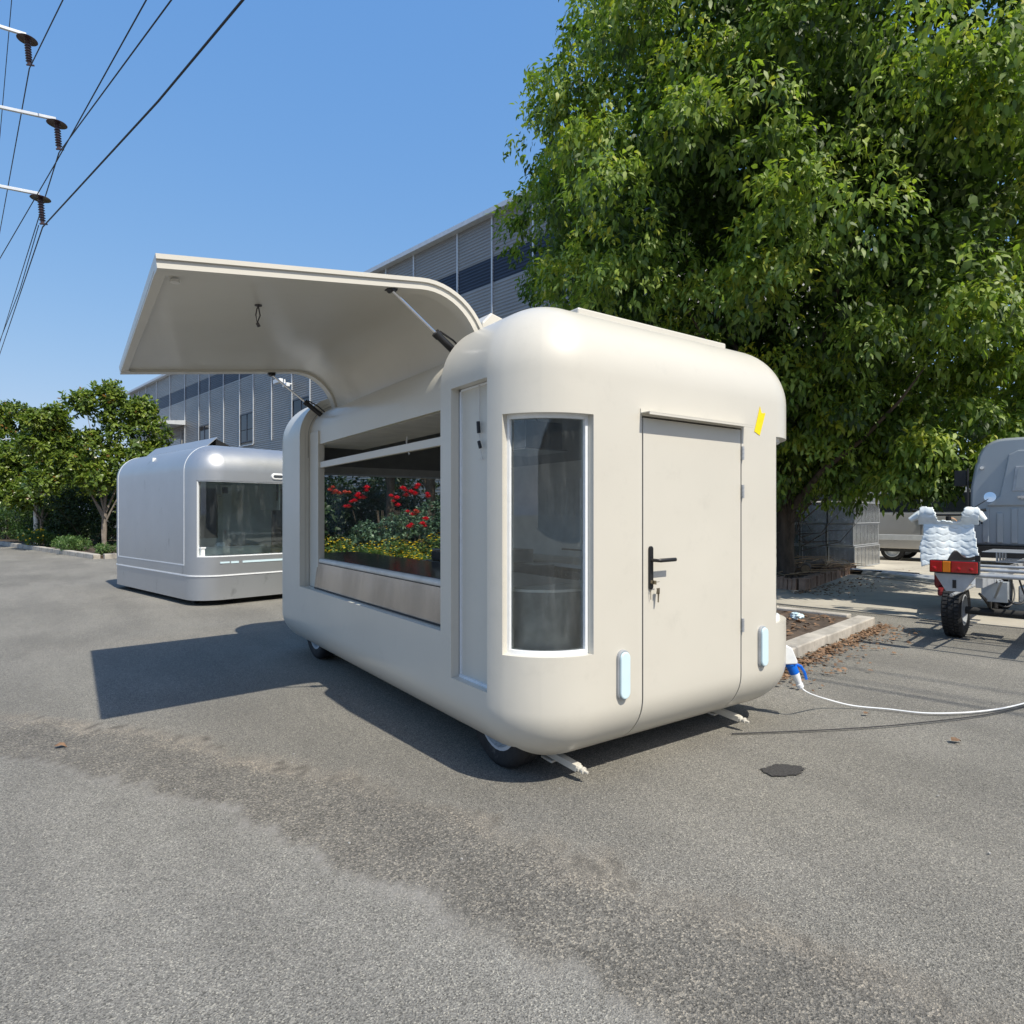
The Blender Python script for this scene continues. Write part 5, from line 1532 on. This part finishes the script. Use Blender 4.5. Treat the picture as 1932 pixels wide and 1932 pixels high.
    # tread blocks so that the tyre reads from behind
    for yy in (-.01, -1.50):
        tb = MB()
        for k in range(44):
            a = 2 * math.pi * k / 44
            for (dy, sk) in ((-.055, .04), (.0, 0), (.055, -.04)):
                c = Vector((1.16 + math.cos(a + sk) * .305, yy + dy, .305 + math.sin(a + sk) * .305))
                tb.box(c, (.012, .042, .030), Matrix.Rotation(-(a + sk), 3, 'Y'))
        o = tb.build('tread', M['rubber'], T); o['kind'] = 'stuff'
    MB().tube([(1.16, -.1, .305), (1.16, -1.4, .305)], .042, 12).lathe([(.001, -.13), (.08, -.10), (.12, 0), (.08, .10), (.001, .13)], (1.16, -.75, .305), (0, 1, 0), 14).build('rear_axle', M['under'], T, smooth=True)
    for y in (-.32, -1.18):
        lf = MB()
        for k in range(4):
            l = .62 - .12 * k
            lf.tube([(1.16 - l, y, .56 - .035 * k - .0), (1.16, y, .40 - .016 * k), (1.16 + l, y, .56 - .035 * k)], .014, 6)
        lf.build('leaf_spring', M['under'], T)
        MB().tube([(1.10, y - .05, .36), (1.22, y - .05, .72)], .028, 10).build('shock_absorber', M['black'], T, smooth=True)
    MB().span((1.28, -.72, .42), (1.5, -.55, .60)).build('brake_unit', M['galv'], T, bevel=.01)
    w = MB()
    for (y, z) in ((-.4, .5), (-.6, .42), (-.8, .5), (-.3, .45)):
        w.tube(bez([(.9, y, .7), (.95, y - .1, z - .2), (1.1, y - .3, z - .1), (1.3, y - .2, .62)], 14), .009, 6)
    w.build('wiring', M['black'], T, smooth=True)
    MB().tube([(.15, -.55, .74), (.9, -.40, .50)], .012, 6).tube([(.1, -.05, .77), (.02, -.38, .90)], .008, 6).build('brace', M['galv_light'], T)
    MB().span((.9, -.50, .45), (1.05, -.28, .66)).build('wheel_bracket', M['cab'], T)
    wheel(T, (4.1, -.06, .29), (0, 1, 0), .29, .18, .17, M['galv_light'])
    wheel(T, (4.1, -1.44, .29), (0, -1, 0), .29, .18, .17, M['galv_light'])
    # side guard rails under the chassis
    MB().tube([(.3, -.12, .55), (2.8, -.12, .55)], .016, 8).build('guard_rail', M['galv_light'], T, smooth=True)


truck()


# ------------------------------------------------------------------ scooter with quilted apron
def scooter():
    ang = math.atan2(.355, .935)
    dq = Vector((math.cos(ang), math.sin(ang), 0))
    P = Vector((9.50, 3.50, 0))
    c = P - dq * .68
    T = empty('electric_scooter', P + dq * .72, ang + math.pi, 'dull red electric scooter standing left of the grey truck cab', 'scooter')
    # local x forward (away from us), y to the left
    wheel(T, (-.42, 0, .23), (0, 1, 0), .23, .11, .12, M['rim'])
    wheel(T, (.85, 0, .24), (0, 1, 0), .24, .10, .12, M['rim'])
    MB().prism([(-.75, .50), (-.62, .80), (-.25, .86), (.05, .80), (.12, .55), (.10, .32), (-.55, .30)], lambda u, v: (u, -.16, v), lambda u, v: (u, .14, v)).build('rear_body', M['red_paint'], T, bevel=.06)
    MB().prism([(-.66, .82), (-.55, .93), (-.05, .92), (.02, .83)], lambda u, v: (u, -.18, v), lambda u, v: (u, .14, v)).build('seat', M['black'], T, bevel=.03)
    MB().prism([(-.78, .82), (-.70, 1.12), (-.62, 1.12), (-.64, .82)], lambda u, v: (u, -.17, v), lambda u, v: (u, -.05, v)).build('seat_back', M['tan'], T, bevel=.03)
    MB().span((.0, -.12, .28), (.62, .12, .36)).build('footboard', M['red_paint'], T, bevel=.02)
    MB().prism([(.62, .60), (.78, 1.12), (.84, 1.12), (.90, .70), (.80, .60)], lambda u, v: (u, -.22 if v > .65 else -.10, v), lambda u, v: (u, .26 if v > .65 else .10, v)).build('front_shield', M['red_paint'], T, bevel=.04)
    MB().tube([(.85, 0, .24), (.72, 0, 1.35)], .03, 8).tube([(.70, -.36, 1.43), (.72, -.12, 1.37), (.72, .12, 1.37), (.70, .36, 1.43)], .014, 8).build('handlebar', M['black'], T, smooth=True)
    MB().tube([(.70, .24, 1.415), (.69, .40, 1.435)], .02, 8).tube([(.70, -.24, 1.415), (.69, -.40, 1.435)], .02, 8).build('grip', M['black'], T, smooth=True)
    for sy in (-1,):
        m_ = MB().lathe([(.001, 0), (.06, 0), (.065, .012), (.001, .016)], (.66, .44, 1.60), (1, 0, .1), 16).build('mirror', M['chrome'], T, smooth=True)
        MB().tube([(.70, .22, 1.42), (.70, .32, 1.50), (.67, .43, 1.58)], .006, 6).build('mirror_stem', M['black'], T)
    MB().lathe([(.075, -.02), (.085, 0), (.075, .02)], (.60, .02, 1.26), (-1, 0, .35), 18, close=True).build('basket_ring', M['tan'], T, smooth=True)
    # the quilt: a padded sheet draped over the bar, sleeves at both ends
    Q = empty('quilted_apron', c, ang, 'white quilted weather apron draped over the scooter handlebars', 'quilt')
    n, m = 64, 84
    co = []
    idx = -np.ones((n + 1, m + 1), int)
    for i in range(n + 1):
        for j in range(m + 1):
            y = -.36 + .72 * i / n; z = .64 + .86 * j / m
            # outline: notch between the sleeves at the top, narrower waist
            top = 1.30 + (.0 if abs(y) < .11 else min(.17, (abs(y) - .11) * 3.2)) - max(0, abs(y) - .30) * .7
            side = .325 if z > 1.24 else .295 + .02 * math.sin(z * 9)
            bot = .68 + .05 * math.sin(y * 11)
            if y < -.02: bot = max(bot, .76 + .10 * math.exp(-((y + .10) / .10) ** 2))
            rag = .006 * math.sin(z * 21); rg2 = .007 * math.sin(y * 27)
            if z > top + rg2 or z < bot + rg2 or y > side + rag or y < -side + rag * .8: continue
            # hexagon-ish stitching
            s1 = abs(math.sin((z * 1.0 + .030 * abs(math.sin(y * 24))) * 36)); s2 = abs(math.sin(y * 24))
            puff = .009 * min(1, s1 * 3) ** .8 + .002 * min(1, s2 * 2) + .018 * math.sin(y * 13 + 5 * z) * math.sin(z * 7)
            puff += .003 * math.sin(y * 41 + 3 * math.sin(z * 23)) * math.sin(z * 31 + 2 * math.sin(y * 17))
            x = .56 - .20 * (1.4 - z) - puff + .03 * math.sin(y * 9 + z * 3)
            if z > 1.25: x += -.10 * math.sin((z - 1.25) * 10)
            idx[i, j] = len(co); co.append((x, y, z))
    fs = []
    for i in range(n):
        for j in range(m):
            q = (idx[i, j], idx[i + 1, j], idx[i + 1, j + 1], idx[i, j + 1])
            if min(q) >= 0: fs.append(q)
    MB().add(co, fs).build('quilt_sheet', M['quilt'], Q, smooth=True, solid=.018, angle=80)
    fl = MB()
    vs = []; f2 = []
    k1, k2 = 12, 10
    for i in range(k1 + 1):
        for j in range(k2 + 1):
            u = i / k1; v = j / k2
            y = .02 - .30 * u; z = (.72 + .10 * u) + (.17 * math.exp(-((u - .25) / .28) ** 2) + .05 * u) * v
            x = .32 - .10 * v - .03 * math.sin(u * 8)
            vs.append((x, y, z))
    for i in range(k1):
        for j in range(k2):
            a = i * (k2 + 1) + j; f2.append((a, a + 1, a + k2 + 2, a + k2 + 1))
    fl.add(vs, f2).build('turned_lining', M['grey_cloth'], Q, smooth=True, solid=.01)
    for sy in (-1, 1):
        MB().tube([(.60, sy * .16, 1.36), (.58, sy * .24, 1.41), (.56, sy * .32, 1.37), (.55, sy * .38 + (.05 if sy > 0 else 0), 1.30)], [.045, .060, .058, .035], 14).build('sleeve', M['quilt'], Q, smooth=True)


scooter()


# ------------------------------------------------------------------ overhead lines, lamp, post
def ray(px, py, k):
    t = (px - 966) / 1186.
    return Vector(((.5736 + .8192 * t) * k, (.8192 - .5736 * t) * k, H + (970 - py) / 1186. * k))


def power():
    ends = [Vector((-1.40, 28.6, 18.1)), Vector((-.55, 28.0, 15.2)), Vector((-1.05, 28.3, 12.6))]
    ends = [ray(50, 66, 22), ray(106, 225, 22), ray(75, 366, 22)]
    d = Vector((.998, -.06, 0))
    base = ends[0] - d * 3.6
    T = empty('power_pole', (base.x, base.y, 0), 0, 'power pole at the left edge with three pale crossarms and hanging insulators', 'power pole')
    MB().tube([(0, 0, 0), (0, 0, 20.5)], [.28, .16], 14).build('pole', M['galv_light'], T, smooth=True)
    for e in ends:
        L_ = (e - base).dot(d)
        loc = e - Vector((base.x, base.y, 0))
        o = loc - Vector(((loc).dot(d) * d.x, (loc).dot(d) * d.y, 0))
        MB().box((loc + Vector((0, 0, loc.z))) / 2 if False else Vector((loc.x / 2, loc.y / 2, loc.z)), (math.hypot(loc.x, loc.y), .10, .10), Matrix.Rotation(math.atan2(loc.y, loc.x), 3, 'Z')).build('crossarm', M['trim'], T, bevel=.01)
        ins = MB().lathe([(.001, .06), (.06, .05), (.08, .03), (.30, -.03), (.31, -.045), (.08, -.03), (.03, -.08)], loc + Vector((.02, 0, -.12)), (0, 0, 1), 20)
        ins.tube([loc + Vector((.02, 0, -.15)), loc + Vector((.08, 0, -1.02))], [.075, .06], 8)
        for k in range(9):
            c = loc.lerp(loc + Vector((.06, 0, -.87)), (k + 1) / 10) + Vector((.02, 0, -.12))
            ins.lathe([(.05, .02), (.105, 0), (.05, -.02)], c, (.07, 0, -1), 10)
        ins.tube([loc + Vector((.0, 0, -1.04)), loc + Vector((.22, -.1, -1.04))], .03, 6)
        ins.build('insulator', M['porcelain'], T, smooth=True)
    labels_a = ['topmost power cable running from the pole overhead to the right', 'middle power cable running from the pole overhead to the right', 'lowest and thickest power cable running from the pole overhead to the right']
    labels_b = ['topmost power cable running from the pole down to the left', 'middle power cable running from the pole down to the left', 'lowest power cable running from the pole down to the left']
    v1 = Vector((.29, -1.42, -.12)).normalized(); v2 = Vector((-.156, 1.33, .030)).normalized()
    for i, e in enumerate(ends):
        p = e + Vector((.08, 0, -1.14))
        dd = v1
        o = MB().tube([p, p + dd * 12, p + dd * 45 + Vector((0, 0, 1.2))], .017 if i < 2 else .022, 6).build('power_cable', M['wire'], smooth=True)
        tag(o, labels_a[i], 'cable', 'overhead power cables')
        o = MB().tube([p, p + v2 * 40, p + v2 * 120], .019, 6).build('power_cable', M['wire'], smooth=True)
        tag(o, labels_b[i], 'cable', 'overhead power cables')
    a, b = ray(-80, 625, 30), ray(107, 304, 20); c = ray(277, -2, 14)
    dlt = (c - b)
    o = MB().tube([ray(-60, 590, 30), b, c, c + dlt * 1.2], .015, 6).build('power_cable', M['wire'], smooth=True)
    tag(o, 'thin power cable crossing behind the middle insulator', 'cable', 'overhead power cables')
    o = MB().tube([ray(-30, 500, 36), ray(0, 255, 30), ray(22, 0, 25), ray(40, -200, 21)], .015, 6).build('power_cable', M['wire'], smooth=True)
    tag(o, 'faint power cable at the very left edge', 'cable', 'overhead power cables')
    o = MB().tube([ray(73, 425, 22.5), ray(38, 545, 26), ray(-5, 655, 34)], .014, 6).build('power_cable', M['wire'], smooth=True)
    tag(o, 'thin cable close beside the lowest descending one', 'cable', 'overhead power cables')


power()
p = ray(40, 830, 30)
T = empty('street_lamp', (p.x - .9, p.y, 0), 0, 'street lamp with a flat grey head sticking out of the trees at the left', 'street lamp')
MB().tube([(0, 0, 0), (0, 0, p.z - .15)], [.07, .045], 10).build('pole', M['galv_light'], T, smooth=True)
MB().tube([(0, 0, p.z - .2), (.3, 0, p.z), (.7, -.05, p.z + .03)], .03, 8).build('arm', M['galv_light'], T, smooth=True)
MB().prism([(-.05, 0), (.1, .06), (.5, .07), (.75, .02), (.72, -.02), (0, -.03)], lambda u, v: (.6 + u, -.13, p.z + v), lambda u, v: (.6 + u, .1, p.z + v)).build('lamp_head', M['galv_light'], T, bevel=.02)
p = ray(68, 945, 27)
o = MB().tube([(0, 0, 0), (0, 0, 2.85)], .09, 10).lathe([(.09, 2.85), (.07, 2.9), (.001, 2.92)], (0, 0, 0), (0, 0, 1), 10).build('marker_post', M['white'], smooth=True)
o.location = (p.x, p.y, 0)
tag(o, 'white post standing in front of the left hand trees', 'post')

op = empty('reflection_building', S(-10, -30), PSI, 'plain grey building added out of view behind the camera to darken reflections', 'building')  # building added out of view, to tone down the pale horizon in reflections
MB().span((-40, -8, 0), (60, 0, 7.5)).build('wall', M['masonry'], op)
MB().span((-40.3, -8.3, 7.502), (60.3, .3, 7.8)).build('roof_edge', M['trim'], op)
for k in range(18):
    wf_ = MB().span((-38 + k * 5.4, .002, 1.2), (-35.4 + k * 5.4, .06, 3.4)).build('window', M['trim'], op)
    MB().span((-37.9 + k * 5.4, .061, 1.3), (-36.75 + k * 5.4, .07, 3.3)).build('pane', M['glass_dark'], wf_)
    MB().span((-36.65 + k * 5.4, .061, 1.3), (-35.5 + k * 5.4, .07, 3.3)).build('pane', M['glass_dark'], wf_)
